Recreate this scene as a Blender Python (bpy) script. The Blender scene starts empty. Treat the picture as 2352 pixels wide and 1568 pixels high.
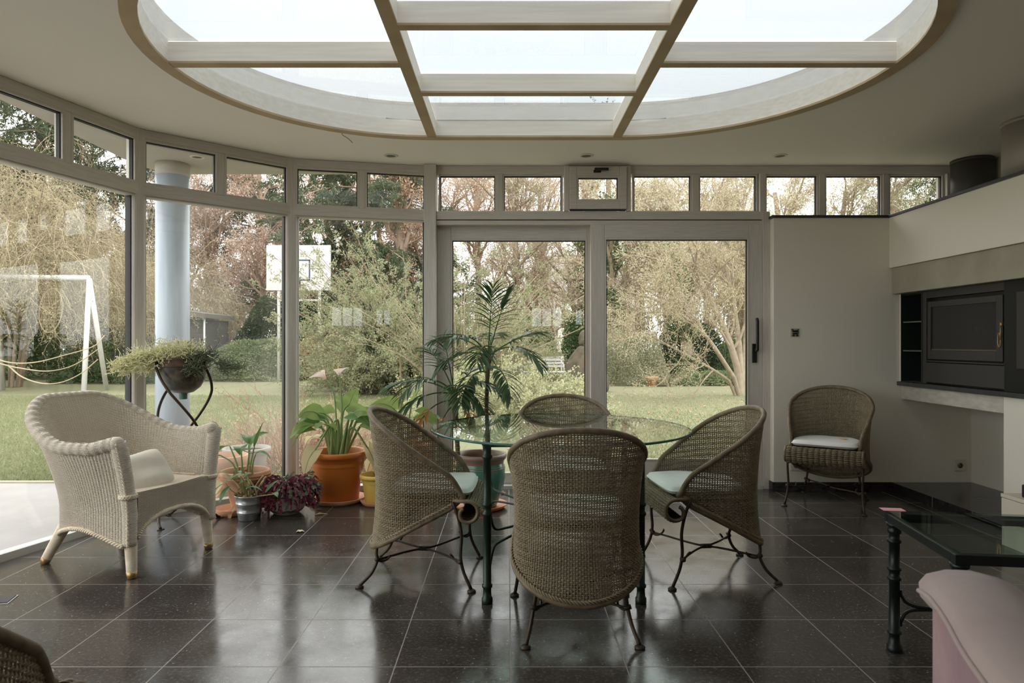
import bpy, math, random
import numpy as np
from mathutils import Vector, Matrix, geometry

PI = math.pi
C = bpy.context.scene.collection
rng = np.random.default_rng(7)
random.seed(7)

# ------------------------------------------------------------------ mesh builder
def nrm(a):
    a = np.asarray(a, float)
    return a / np.maximum(np.linalg.norm(a, axis=-1, keepdims=True), 1e-9)

class MB:
    def __init__(s):
        s.V = []; s.F = []; s.n = 0
    def add(s, v, f):
        v = np.asarray(v, float).reshape(-1, 3)
        if isinstance(f, np.ndarray): fs = [f]
        else:
            by = {}
            for q in f: by.setdefault(len(q), []).append(q)
            fs = [np.array(q, int) for q in by.values()]
        for q in fs: s.F.append(q + s.n)
        s.V.append(v); s.n += len(v)
        return s
    def box(s, x0, x1, y0, y1, z0, z1, M=None):
        v = np.array([(x, y, z) for z in (z0, z1) for y in (y0, y1) for x in (x0, x1)], float)
        if M is not None: v = xf(M, v)
        return s.add(v, [(0,2,3,1),(4,5,7,6),(0,1,5,4),(2,6,7,3),(0,4,6,2),(1,3,7,5)])
    def tube(s, pts, r, k=8, cap=True, closed=False, flat=1.0):
        P = np.asarray(pts, float); n = len(P)
        R = np.broadcast_to(np.asarray(r, float), (n,))
        if closed: T = nrm(np.roll(P, -1, 0) - np.roll(P, 1, 0))
        else: T = nrm(np.gradient(P, axis=0))
        up = np.array([0, 0, 1.0]) if abs(T[0][2]) < .9 else np.array([1.0, 0, 0])
        N = np.zeros((n, 3)); a = nrm(np.cross(up, T[0]))
        for i in range(n):
            a = a - T[i] * np.dot(a, T[i]); l = np.linalg.norm(a)
            a = a / l if l > 1e-6 else nrm(np.cross(np.array([.3,.5,.8]), T[i]))
            N[i] = a
        B = np.cross(T, N)
        th = np.arange(k) * 2 * PI / k
        V = P[:, None] + R[:, None, None] * (N[:, None] * np.cos(th)[None, :, None] + B[:, None] * (flat*np.sin(th))[None, :, None])
        i = np.arange(n if closed else n - 1); j = np.arange(k)
        I, J = np.meshgrid(i, j, indexing='ij'); I2 = (I + 1) % n; J2 = (J + 1) % k
        F = np.stack([I*k+J, I*k+J2, I2*k+J2, I2*k+J], -1).reshape(-1, 4)
        base = s.n
        s.add(V.reshape(-1, 3), F)
        if cap and not closed:
            s.F.append(np.array([list(range(base + k - 1, base - 1, -1))]))
            s.F.append(np.array([list(range(base + (n-1)*k, base + n*k))]))
        return s
    def lathe(s, prof, k=32, c=(0,0,0), cap0=True, cap1=True, sx=1.0, sy=1.0):
        pr = np.asarray(prof, float); n = len(pr)
        th = np.arange(k) * 2 * PI / k
        V = np.stack([pr[:,0][:,None]*np.cos(th)*sx + c[0], pr[:,0][:,None]*np.sin(th)*sy + c[1],
                      np.repeat(pr[:,1][:,None], k, 1) + c[2]], -1)
        I, J = np.meshgrid(np.arange(n-1), np.arange(k), indexing='ij'); J2 = (J+1) % k
        F = np.stack([I*k+J, I*k+J2, (I+1)*k+J2, (I+1)*k+J], -1).reshape(-1, 4)
        b = s.n; s.add(V.reshape(-1, 3), F)
        if cap0: s.F.append(np.array([list(range(b+k-1, b-1, -1))]))
        if cap1: s.F.append(np.array([list(range(b+(n-1)*k, b+n*k))]))
        return s
    def grid(s, G, wrap=False):
        G = np.asarray(G, float); a, b = G.shape[:2]
        I, J = np.meshgrid(np.arange(a-1), np.arange(b if wrap else b-1), indexing='ij'); J2 = (J+1) % b
        F = np.stack([I*b+J, (I+1)*b+J, (I+1)*b+J2, I*b+J2], -1).reshape(-1, 4)
        return s.add(G.reshape(-1, 3), F)
    def tubes(s, P, R, k=3):
        """many polylines at once: P (B,n,3), R (B,n)"""
        P = np.asarray(P, float); Bn, n = P.shape[:2]
        if Bn == 0: return s
        T = nrm(np.gradient(P, axis=1))
        D = nrm(P[:, -1] - P[:, 0])
        ref = np.where((np.abs(D[:, 2]) < .8)[:, None], np.array([0,0,1.0]), np.array([1.0,0,0]))
        N = nrm(np.cross(T, ref[:, None])); B2 = np.cross(T, N)
        th = np.arange(k) * 2 * PI / k
        V = P[:, :, None] + R[:, :, None, None] * (N[:, :, None]*np.cos(th)[:, None] + B2[:, :, None]*np.sin(th)[:, None])
        b, i, j = np.meshgrid(np.arange(Bn), np.arange(n-1), np.arange(k), indexing='ij'); j2 = (j+1) % k
        o = b*n*k
        F = np.stack([o+i*k+j, o+i*k+j2, o+(i+1)*k+j2, o+(i+1)*k+j], -1).reshape(-1, 4)
        return s.add(V.reshape(-1, 3), F)
    def leaves(s, pos, d, length, width, fold=.25, droop=.15):
        pos = np.asarray(pos, float); N = len(pos)
        if N == 0: return s
        d = nrm(d); r = rng.normal(size=(N, 3)); side = nrm(np.cross(d, r)); up = np.cross(side, d)
        L = np.broadcast_to(length, (N,))[:, None]; W = np.broadcast_to(width, (N,))[:, None]
        m = pos + d*L*.45
        V = np.stack([pos, m + side*W*.5 + up*W*fold, pos + d*L - up*L*droop, m - side*W*.5 + up*W*fold], 1)
        o = np.arange(N)[:, None]*4
        F = np.concatenate([o + np.array([0, 1, 2]), o + np.array([0, 2, 3])], 0)
        return s.add(V.reshape(-1, 3), F)
    def build(s, name, m, parent=None, smooth=True, bevel=0, seg=2, weld=False, sub=0):
        V = np.concatenate(s.V) if s.V else np.zeros((0, 3))
        me = bpy.data.meshes.new(name)
        idx, st, tot = [], [], []
        p = 0
        for F in s.F:
            c, k = F.shape
            idx.append(F.reshape(-1)); st.append(p + np.arange(c)*k); tot.append(np.full(c, k)); p += c*k
        idx = np.concatenate(idx); st = np.concatenate(st); tot = np.concatenate(tot)
        me.vertices.add(len(V)); me.vertices.foreach_set('co', V.astype(np.float32).reshape(-1))
        me.loops.add(len(idx)); me.loops.foreach_set('vertex_index', idx.astype(np.int32))
        me.polygons.add(len(st)); me.polygons.foreach_set('loop_start', st.astype(np.int32))
        me.update(calc_edges=True)
        me.validate()
        me.polygons.foreach_set('use_smooth', np.full(len(me.polygons), bool(smooth)))
        me.materials.append(m)
        o = bpy.data.objects.new(name, me); C.objects.link(o)
        if parent is not None: o.parent = parent
        if bevel:
            b = o.modifiers.new('bevel', 'BEVEL'); b.width = bevel; b.segments = seg; b.limit_method = 'ANGLE'
            b.harden_normals = False
        if sub:
            b = o.modifiers.new('sub', 'SUBSURF'); b.levels = sub; b.render_levels = sub
        return o

def xf(M, v):
    v = np.asarray(v, float); A = np.array(M)
    return v @ A[:3, :3].T + A[:3, 3]

def thing(name, label, cat, loc=(0,0,0), rz=0, group=None):
    o = bpy.data.objects.new(name, None); C.objects.link(o); o.empty_display_size = .1
    o.location = loc; o.rotation_euler = (0, 0, rz)
    o['label'] = label; o['category'] = cat
    if group: o['group'] = group
    return o
def tag(o, label, cat, group=None, kind=None):
    o['label'] = label; o['category'] = cat
    if group: o['group'] = group
    if kind: o['kind'] = kind
    return o
def struct(o, label=None, cat=None):
    o['kind'] = 'structure'
    if label: o['label'] = label
    if cat: o['category'] = cat
    return o
def plab(o, label):
    o['label'] = label; return o
def sempty(name, label, cat, loc=(0,0,0), rz=0):
    o = thing(name, label, cat, loc, rz); o['kind'] = 'structure'; return o
def copy_tree(root, loc, rz, label, group=None):
    def cp(o, par):
        c = o.copy(); C.objects.link(c)
        if par is not None: c.parent = par
        for ch in list(o.children): cp(ch, c)
        return c
    r = cp(root, None); r.location = loc; r.rotation_euler = (0, 0, rz); r['label'] = label
    if group: r['group'] = group
    return r

def smooth_path(pts, n=40):
    """Catmull-Rom through the points"""
    P = np.asarray(pts, float); P = np.vstack([2*P[0]-P[1], P, 2*P[-1]-P[-2]])
    m = len(P) - 3; out = []
    for t in np.linspace(0, m - 1e-6, n):
        i = int(t); u = t - i; a, b, c, d = P[i:i+4]
        out.append(.5*((2*b) + (c-a)*u + (2*a-5*b+4*c-d)*u*u + (-a+3*b-3*c+d)*u**3))
    return np.array(out)

# ------------------------------------------------------------------ materials
def sl(r, g, b):
    f = lambda c: (c/12.92 if c <= .04045 else ((c+.055)/1.055)**2.4)
    return tuple(f(x/255) for x in (r, g, b)) + (1,)
class NT:
    def __init__(s, name):
        s.m = bpy.data.materials.new(name); s.m.use_nodes = True
        s.t = s.m.node_tree; s.t.nodes.clear()
        s.out = s.n('ShaderNodeOutputMaterial')
    def n(s, typ, ins=None, **kw):
        x = s.t.nodes.new(typ)
        for k, v in kw.items(): setattr(x, k, v)
        for k, v in (ins or {}).items():
            if isinstance(v, bpy.types.NodeSocket): s.t.links.new(v, x.inputs[k])
            else: x.inputs[k].default_value = v
        return x
    def link(s, a, b): s.t.links.new(a, b)
    def math(s, op, a, b=0.0, c=0.0):
        return s.n('ShaderNodeMath', {0: a, 1: b, 2: c}, operation=op).outputs[0]
    def mix(s, f, a, b):
        x = s.n('ShaderNodeMix', data_type='RGBA')
        for k, v in ((0, f), (6, a), (7, b)):
            if isinstance(v, bpy.types.NodeSocket): s.t.links.new(v, x.inputs[k])
            else: x.inputs[k].default_value = v
        return x.outputs[2]
    def coord(s, which='Object'): return s.n('ShaderNodeTexCoord').outputs[which]
    def noise(s, scale, detail=3, vec=None, rough=.5, dist=0):
        ins = {'Scale': scale, 'Detail': detail, 'Roughness': rough, 'Distortion': dist}
        if vec is not None: ins['Vector'] = vec
        return s.n('ShaderNodeTexNoise', ins).outputs['Fac']
    def ramp(s, f, a, b):
        x = s.n('ShaderNodeMapRange', {0: f, 1: a, 2: b, 3: 0.0, 4: 1.0}); x.clamp = True
        return x.outputs[0]
    def done(s, shader): s.link(shader, s.out.inputs[0]); return s.m

def mat(name, col, rough=.5, metal=0, col2=None, nscale=8, amt=1.0, bump=0, bscale=60, stretch=None, spec=.5, sheen=0):
    t = NT(name); v = t.coord('Object')
    if stretch: v = t.n('ShaderNodeMapping', {'Vector': v, 'Scale': stretch}).outputs[0]
    c = col
    if col2 is not None:
        f = t.ramp(t.noise(nscale, 5, v), .35, .65)
        c = t.mix(t.math('MULTIPLY', f, amt), col, col2)
    p = t.n('ShaderNodeBsdfPrincipled', {'Base Color': c, 'Roughness': rough, 'Metallic': metal, 'Specular IOR Level': spec})
    if sheen: p.inputs['Sheen Weight'].default_value = sheen
    if bump:
        b = t.n('ShaderNodeBump', {'Strength': bump, 'Distance': .01, 'Height': t.noise(bscale, 4, v)})
        t.link(b.outputs[0], p.inputs['Normal'])
    return t.done(p.outputs[0])

def leafmat(name, col, col2, trans=.35, rough=.5, gloss=.25, nscale=1.5):
    """leaves: per-leaf colour variation, some light passing through"""
    t = NT(name)
    g = t.n('ShaderNodeNewGeometry').outputs['Random Per Island']
    n = t.ramp(t.noise(nscale, 3, t.coord('Object')), .3, .7)
    f = t.math('ADD', t.math('MULTIPLY', g, .6), t.math('MULTIPLY', n, .4))
    c = t.mix(f, col, col2)
    p = t.n('ShaderNodeBsdfPrincipled', {'Base Color': c, 'Roughness': rough, 'Specular IOR Level': gloss})
    tr = t.n('ShaderNodeBsdfTranslucent', {'Color': c})
    mx = t.n('ShaderNodeMixShader', {0: trans, 1: p.outputs[0], 2: tr.outputs[0]})
    return t.done(mx.outputs[0])

def glassmat(name, tint, ior=1.5, extra=0.0):
    t = NT(name)
    tr = t.n('ShaderNodeBsdfTransparent', {'Color': tint})
    gl = t.n('ShaderNodeBsdfGlossy', {'Color': (1,1,1,1), 'Roughness': 0.0})
    f0 = ((ior-1)/(ior+1))**2 + extra
    fc = t.n('ShaderNodeLayerWeight', {'Blend': .5}).outputs['Facing']
    fr = t.math('ADD', f0, t.math('MULTIPLY', t.math('POWER', fc, 5.0), 1-f0))
    mx = t.n('ShaderNodeMixShader', {0: fr, 1: tr.outputs[0], 2: gl.outputs[0]})
    return t.done(mx.outputs[0])

M = {}
M['paint'] = mat('wall_paint', (.76,.705,.60,1), .75, bump=.05, bscale=90)
M['ceil'] = mat('ceiling_paint', (.86,.81,.725,1), .8, bump=.03, bscale=60)
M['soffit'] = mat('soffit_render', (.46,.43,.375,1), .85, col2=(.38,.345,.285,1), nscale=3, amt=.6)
M['edge'] = mat('tan_underside_shade', (.50,.37,.22,1), .6, col2=(.42,.30,.17,1), nscale=6)  # shade on the undersides of the white skylight timbers, put in as tan colour
M['curb'] = mat('white_washed_timber', (.90,.84,.75,1), .55, col2=(.82,.755,.66,1), nscale=5, stretch=(.6,6,12))
M['frame'] = mat('grey_limed_oak', (.62,.575,.515,1), .5, col2=(.51,.465,.41,1), nscale=9, amt=.7, stretch=(14,14,.7), bump=.06, bscale=40)
M['frameh'] = mat('grey_limed_oak_rail', (.62,.575,.515,1), .5, col2=(.51,.465,.41,1), nscale=9, amt=.7, stretch=(.7,14,14), bump=.06, bscale=40)
M['gasket'] = mat('black_gasket', (.015,.014,.013,1), .6)
M['alu'] = mat('pale_sill_metal', (.6,.6,.58,1), .4, metal=.3)
M['glass'] = glassmat('window_glass', (.985,.995,.985,1), 1.42)
M['skyglass'] = glassmat('skylight_glass', (.545,.565,.572,1), 1.3)
M['black'] = mat('black_metal', (.012,.012,.012,1), .45, metal=.2)
M['stone'] = mat('dark_blue_stone', (.03,.03,.032,1), .3, col2=(.055,.055,.055,1), nscale=60)
M['plinth'] = mat('black_plinth_tile', (.014,.013,.012,1), .18, col2=(.035,.033,.03,1), nscale=40)
M['concrete'] = mat('raw_concrete', (.37,.335,.255,1), .8, col2=(.29,.26,.195,1), nscale=5, amt=.7, bump=.25, bscale=45)
M['concrete_light'] = mat('patched_concrete', (.56,.52,.45,1), .8, col2=(.40,.36,.29,1), nscale=6, amt=.8, bump=.3, bscale=35, stretch=(1,2,5))
M['stove'] = mat('stove_black_steel', (.010,.010,.0095,1), .42, metal=.4)
M['stovegrey'] = mat('stove_dark_grey_steel', (.045,.042,.038,1), .5, metal=.3)
M['niche'] = mat('niche_dark_green', (.012,.016,.013,1), .5)
M['niche_edge'] = mat('niche_shelf_edge', (.12,.13,.10,1), .5)
M['brass'] = mat('brass', (.42,.27,.12,1), .4, metal=.8)
M['ash'] = mat('dull_brass_strip', (.13,.10,.07,1), .5, metal=.3)
M['flue_black'] = mat('flue_black', (.05,.05,.045,1), .55)
M['flue_grey'] = mat('flue_galvanised', (.36,.32,.27,1), .5, metal=.25, col2=(.33,.29,.24,1), nscale=3)
M['plastic_white'] = mat('cream_plastic', (.62,.58,.46,1), .4)
M['cream_board'] = mat('cream_board', (.66,.60,.48,1), .6)
M['iron'] = mat('wrought_iron_brown', (.035,.026,.018,1), .5, metal=.5, col2=(.07,.045,.025,1), nscale=30)
M['black_iron'] = mat('near_black_iron', (.007,.011,.009,1), .4, metal=.2)
M['green_iron'] = mat('dark_green_iron', (.010,.022,.0125,1), .4, metal=.2)
M['loom'] = None
M['cushion'] = mat('white_cushion', (.80,.785,.765,1), .85, col2=(.73,.71,.68,1), nscale=5, bump=.15, bscale=25)
M['pillow'] = mat('cream_pillow', (.80,.75,.64,1), .8, col2=(.74,.68,.56,1), nscale=6, bump=.3, bscale=18)
M['terra'] = mat('terracotta', (.55,.25,.12,1), .75, col2=(.62,.36,.22,1), nscale=7, bump=.08, bscale=80)
M['terra_pale'] = mat('terracotta_pale', (.66,.40,.26,1), .8, col2=(.60,.31,.18,1), nscale=5)
M['orange'] = mat('orange_plastic', (.58,.17,.025,1), .42, col2=(.50,.14,.02,1), nscale=3)
M['yellow'] = mat('yellow_plastic', (.85,.58,.13,1), .42)
M['zinc'] = mat('zinc', (.55,.57,.58,1), .32, metal=.85, col2=(.42,.44,.46,1), nscale=10)
M['soil'] = mat('potting_soil', (.06,.04,.025,1), .95, col2=(.16,.10,.06,1), nscale=60, bump=.8, bscale=80)
M['stoneware'] = mat('cream_stoneware', (.68,.64,.55,1), .5)
M['bowl_brown'] = mat('brown_glaze_stripe', (.06,.035,.025,1), .4)
M['greenglaze'] = mat('green_glaze', (.055,.16,.115,1), .2, col2=(.09,.22,.17,1), nscale=4)
M['rimglaze'] = mat('brown_rim_glaze', (.20,.13,.09,1), .4, col2=(.27,.18,.12,1), nscale=8)
M['darkpot'] = mat('mottled_dark_metal', (.010,.009,.007,1), .3, col2=(.15,.125,.09,1), nscale=16, amt=.75)
M['rust'] = mat('rusty_rim', (.10,.045,.02,1), .8, col2=(.05,.03,.02,1), nscale=30)
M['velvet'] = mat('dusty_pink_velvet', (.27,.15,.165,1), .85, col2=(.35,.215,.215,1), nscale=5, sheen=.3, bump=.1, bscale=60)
M['velvet_top'] = mat('pale_pink_velvet', (.38,.30,.275,1), .85, col2=(.35,.255,.24,1), nscale=6, sheen=.25, bump=.1, bscale=60)  # paler, greyer pink for the arm pad and piping
M['pinknote'] = mat('pink_paper', (.85,.38,.42,1), .7)
M['yellownote'] = mat('yellow_paper', (.85,.52,.08,1), .7)
M['petal'] = mat('dry_petal', (.72,.62,.48,1), .7)
M['dryleaf'] = leafmat('dry_leaf', (.62,.42,.24,1), (.50,.28,.14,1), .35)
M['paleleaf'] = leafmat('pale_yellow_leaf', (.86,.74,.43,1), (.78,.70,.44,1), .5)
M['lily'] = leafmat('lily_green', (.20,.31,.08,1), (.33,.43,.15,1), .48, .4)
M['lilydark'] = leafmat('lily_dark_green', (.09,.19,.05,1), (.14,.25,.07,1), .3, .35)
M['lilystem'] = mat('lily_stem', (.27,.36,.14,1), .45)
M['spathe'] = leafmat('spathe', (.93,.84,.78,1), (.93,.72,.63,1), .5, .45)
M['palm'] = leafmat('palm_leaf', (.05,.105,.045,1), (.10,.16,.055,1), .22, .4, .4)
M['palm_dry'] = leafmat('palm_leaf_dry', (.55,.24,.06,1), (.38,.20,.09,1), .35)
M['palmstem'] = mat('palm_trunk', (.07,.05,.028,1), .6, col2=(.13,.115,.05,1), nscale=3)
M['cactus_red'] = leafmat('holiday_cactus_purple', (.17,.04,.06,1), (.26,.07,.09,1), .2, .4)
M['cactus_green'] = leafmat('holiday_cactus_green', (.13,.17,.10,1), (.22,.25,.15,1), .2, .4)
M['rhips'] = leafmat('mistletoe_cactus', (.93,.89,.66,1), (.74,.74,.46,1), .35)
M['rhips_dark'] = leafmat('mistletoe_cactus_dark', (.12,.15,.09,1), (.2,.22,.12,1), .2)
M['orchid'] = leafmat('orchid_leaf', (.13,.24,.10,1), (.22,.32,.16,1), .3, .35)
M['cane'] = mat('orchid_cane', (.55,.44,.22,1), .6, col2=(.36,.34,.16,1), nscale=25)
M['bark_chip'] = leafmat('bark_chips', (.50,.40,.22,1), (.30,.22,.11,1), .05)

# wicker: brown willow, finely banded
def wickermat(name, a, b, rough=.55):
    t = NT(name)
    g = t.n('ShaderNodeNewGeometry').outputs['Random Per Island']
    n = t.ramp(t.noise(14, 4, t.coord('Object')), .3, .7)
    c = t.mix(t.math('ADD', t.math('MULTIPLY', g, .55), t.math('MULTIPLY', n, .45)), a, b)
    p = t.n('ShaderNodeBsdfPrincipled', {'Base Color': c, 'Roughness': rough})
    return t.done(p.outputs[0])
M['wicker'] = wickermat('brown_willow', (.165,.124,.070,1), (.32,.255,.158,1))
M['wicker_rim'] = mat('willow_rim', (.20,.145,.085,1), .55, col2=(.12,.085,.05,1), nscale=25)

def weave_solid(name, a, b, sx, sz, bump=.8, rough=.65):
    """close woven cord: colour and bump from crossed waves"""
    t = NT(name); v = t.coord('Object')
    s = t.n('ShaderNodeSeparateXYZ', {0: v})
    w1 = t.math('SINE', t.math('MULTIPLY', s.outputs[2], sz))
    n = t.ramp(t.noise(9, 4, v), .3, .7)
    c = t.mix(t.math('ADD', t.math('MULTIPLY', n, .6), t.math('MULTIPLY', t.math('ADD', w1, 1.0), .2)), a, b)
    p = t.n('ShaderNodeBsdfPrincipled', {'Base Color': c, 'Roughness': rough})
    bm = t.n('ShaderNodeBump', {'Strength': bump, 'Distance': .003, 'Height': w1}); t.link(bm.outputs[0], p.inputs['Normal'])
    return t.done(p.outputs[0])
M['loom'] = weave_solid('cream_loom_weave', (.74,.63,.50,1), (.84,.745,.62,1), 700, 1100)
M['loom_trim'] = mat('cream_loom_braid', (.75,.655,.51,1), .65, col2=(.64,.53,.40,1), nscale=30)
M['wicker_solid'] = weave_solid('brown_willow_close', (.17,.13,.08,1), (.28,.225,.145,1), 500, 800)

# floor: polished dark stone, 40 cm tiles with pale joints, specks, scratches
def floormat():
    t = NT('polished_dark_stone_tiles'); v = t.coord('Object')
    s = t.n('ShaderNodeSeparateXYZ', {0: v})
    def cell(c, off):
        u = t.math('DIVIDE', t.math('ADD', c, off), .4)
        f = t.math('FRACT', u); d = t.math('MINIMUM', f, t.math('SUBTRACT', 1.0, f))
        return t.math('FLOOR', u), t.math('MULTIPLY', d, .4)
    ix, dx = cell(s.outputs[0], 10 - .0099 + .4*0)
    iy, dy = cell(s.outputs[1], 10.05)
    d = t.math('MINIMUM', dx, dy)
    joint = t.math('SUBTRACT', 1.0, t.ramp(d, .0012, .0024))
    cv = t.n('ShaderNodeCombineXYZ', {0: ix, 1: iy}).outputs[0]
    tile = t.n('ShaderNodeTexWhiteNoise', {'Vector': cv}, noise_dimensions='3D').outputs[0]
    base = t.mix(tile, (.034,.028,.0245,1), (.052,.044,.038,1))
    cloud = t.ramp(t.noise(5, 6, v, .6), .35, .7)
    base = t.mix(t.math('MULTIPLY', cloud, .5), base, (.085,.074,.064,1))
    fine = t.ramp(t.noise(75, 5, v, .75), .52, .68)
    base = t.mix(t.math('MULTIPLY', fine, .55), base, (.22,.195,.17,1))
    sp = t.n('ShaderNodeTexVoronoi', {'Vector': v, 'Scale': 42.0})
    speck = t.math('SUBTRACT', 1.0, t.ramp(sp.outputs['Distance'], .07, .15))
    rare = t.ramp(t.n('ShaderNodeSeparateColor', {0: sp.outputs['Color']}).outputs[0], .72, .75)
    base = t.mix(t.math('MULTIPLY', t.math('MULTIPLY', speck, rare), .75), base, (.50,.46,.41,1))
    # long thin scratches
    mp = t.n('ShaderNodeMapping', {'Vector': v, 'Rotation': (0,0,.7), 'Scale': (1.2, 60, 1)}).outputs[0]
    scr = t.ramp(t.noise(2.2, 2, mp), .735, .76)
    mp2 = t.n('ShaderNodeMapping', {'Vector': v, 'Rotation': (0,0,-.5), 'Scale': (1.1, 70, 1)}).outputs[0]
    scr2 = t.ramp(t.noise(2.6, 2, mp2), .735, .76)
    sc = t.math('MULTIPLY', t.math('MAXIMUM', scr, scr2), .22)
    base = t.mix(sc, base, (.35,.33,.3,1))
    base = t.mix(joint, base, (.30,.27,.235,1))
    r = t.math('ADD', .11, t.math('MULTIPLY', t.ramp(t.noise(7, 6, v, .65), .3, .75), .14))
    r = t.math('ADD', r, t.math('MULTIPLY', joint, .4))
    r = t.math('ADD', r, t.math('MULTIPLY', sc, .6))
    p = t.n('ShaderNodeBsdfPrincipled', {'Base Color': base, 'Roughness': r, 'Specular IOR Level': .5})
    h = t.math('SUBTRACT', t.math('MULTIPLY', t.noise(9, 3, v), .04), t.math('MULTIPLY', joint, .3))
    bm = t.n('ShaderNodeBump', {'Strength': .35, 'Distance': .003, 'Height': h}); t.link(bm.outputs[0], p.inputs['Normal'])
    return t.done(p.outputs[0])
M['floor'] = floormat()

# ------------------------------------------------------------------ camera, world
H, F, CX, CY = 1.12, 1563.0, 1166.0, 786.0
cam = bpy.data.cameras.new('camera'); co = bpy.data.objects.new('camera', cam); C.objects.link(co)
cam.sensor_width = 36; cam.lens = F/2352*36; cam.clip_start = .05; cam.clip_end = 300
cam.shift_x = (1176-CX)/2352; cam.shift_y = -(784-CY)/2352
co.location = (0, 0, H); co.rotation_euler = (PI/2, 0, 0)
cam.dof.use_dof = True; cam.dof.focus_distance = 5.0; cam.dof.aperture_fstop = 7.0
bpy.context.scene.camera = co
def fl(px, py, z=0.0):
    Y = (H - z)*F/(py - CY); return np.array([(px-CX)*Y/F, Y, z])
def at(px, py, Y): return np.array([(px-CX)*Y/F, Y, H + (CY-py)*Y/F])

w = bpy.data.worlds.new('overcast'); bpy.context.scene.world = w; w.use_nodes = True
wt = w.node_tree; wt.nodes.clear()
wo = wt.nodes.new('ShaderNodeOutputWorld'); bg = wt.nodes.new('ShaderNodeBackground')
tc = wt.nodes.new('ShaderNodeTexCoord'); ns = wt.nodes.new('ShaderNodeTexNoise'); ns.inputs['Scale'].default_value = 2.2; ns.inputs['Detail'].default_value = 4
mr = wt.nodes.new('ShaderNodeMapRange'); mr.inputs[1].default_value = .4; mr.inputs[2].default_value = .62
mx = wt.nodes.new('ShaderNodeMix'); mx.data_type = 'RGBA'
mx.inputs[6].default_value = (.93,.965,.985,1); mx.inputs[7].default_value = (1.0,.992,.985,1)
wt.links.new(tc.outputs['Generated'], ns.inputs['Vector']); wt.links.new(ns.outputs['Fac'], mr.inputs[0])
wt.links.new(mr.outputs[0], mx.inputs[0]); wt.links.new(mx.outputs[2], bg.inputs['Color'])
bg.inputs['Strength'].default_value = 1.0
wt.links.new(bg.outputs[0], wo.inputs[0])
sc = bpy.context.scene
sc.view_settings.view_transform = 'Standard'; sc.view_settings.look = 'None'
sc.view_settings.gamma = 1; sc.view_settings.use_curve_mapping = False
sc.view_settings.exposure = 1.9
sc.cycles.max_bounces = 10; sc.cycles.diffuse_bounces = 6; sc.cycles.glossy_bounces = 4
sc.cycles.transparent_max_bounces = 24; sc.cycles.transmission_bounces = 6
sc.cycles.use_denoising = True
sc.cycles.sample_clamp_indirect = 8
# ================================================================== THE ROOM
ZC = 2.476
SEG = [(-.60,5.272), (-1.608,5.046), (-2.368,4.334), (-2.646,3.332), (-2.60,2.30), (-2.60,-1.20)]

def prism(mb, poly, z0, z1):
    n = len(poly); v = [(x, y, z0) for x, y in poly] + [(x, y, z1) for x, y in poly]
    f = [tuple(range(n-1, -1, -1)), tuple(range(n, 2*n))] + [(i, (i+1) % n, n+(i+1) % n, n+i) for i in range(n)]
    return mb.add(v, f)

fpoly = [(-2.60,-4.6), (3.6,-4.6), (3.6,5.40), (-.6,5.40)] + SEG[:5]
floor = struct(prism(MB(), fpoly[::1], -.12, 0).build('floor', M['floor'], smooth=False))

XL, XR, YS, RO, RI = -.475, .713, 3.29, 1.22, 1.158
def stadium(r, n=40):
    a = [(XL + r*math.cos(t), YS + r*math.sin(t)) for t in np.linspace(PI/2, 3*PI/2, n)]
    b = [(XR + r*math.cos(t), YS + r*math.sin(t)) for t in np.linspace(-PI/2, PI/2, n)]
    return a + b
# ceiling and roof slab with the stadium opening
outer = [(-2.82,-4.75), (3.8,-4.75), (3.8,5.46), (-2.55,5.46), (-2.74,5.38), (-2.82,5.2)]
hole = stadium(RO)
def slab(mb, z0, z1):
    allp = outer + hole
    tri = geometry.tessellate_polygon([[Vector((x, y, 0)) for x, y in outer], [Vector((x, y, 0)) for x, y in hole]])
    n = len(allp)
    v = [(x, y, z0) for x, y in allp] + [(x, y, z1) for x, y in allp]
    f = []
    for t in tri:
        a, b, c = t
        s = (allp[b][0]-allp[a][0])*(allp[c][1]-allp[a][1]) - (allp[b][1]-allp[a][1])*(allp[c][0]-allp[a][0])
        if s < 0: a, c = c, a
        f.append((c, b, a)); f.append((a+n, b+n, c+n))
    no, nh = len(outer), len(hole)
    f += [(i, (i+1) % no, n+(i+1) % no, n+i) for i in range(no)]
    f += [(no+(i+1) % nh, no+i, n+no+i, n+no+(i+1) % nh) for i in range(nh)]
    mb.add(v, f)
mb = MB(); slab(mb, ZC, ZC+.20); struct(mb.build('ceiling', M['ceil'], smooth=False))

# rough render under the eave outside the bay
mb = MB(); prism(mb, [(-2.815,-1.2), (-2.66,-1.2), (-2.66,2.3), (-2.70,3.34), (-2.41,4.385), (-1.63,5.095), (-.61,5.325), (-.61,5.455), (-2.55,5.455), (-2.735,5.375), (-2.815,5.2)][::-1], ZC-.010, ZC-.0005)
struct(mb.build('ceiling_eave', M['soffit'], smooth=False))
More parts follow.
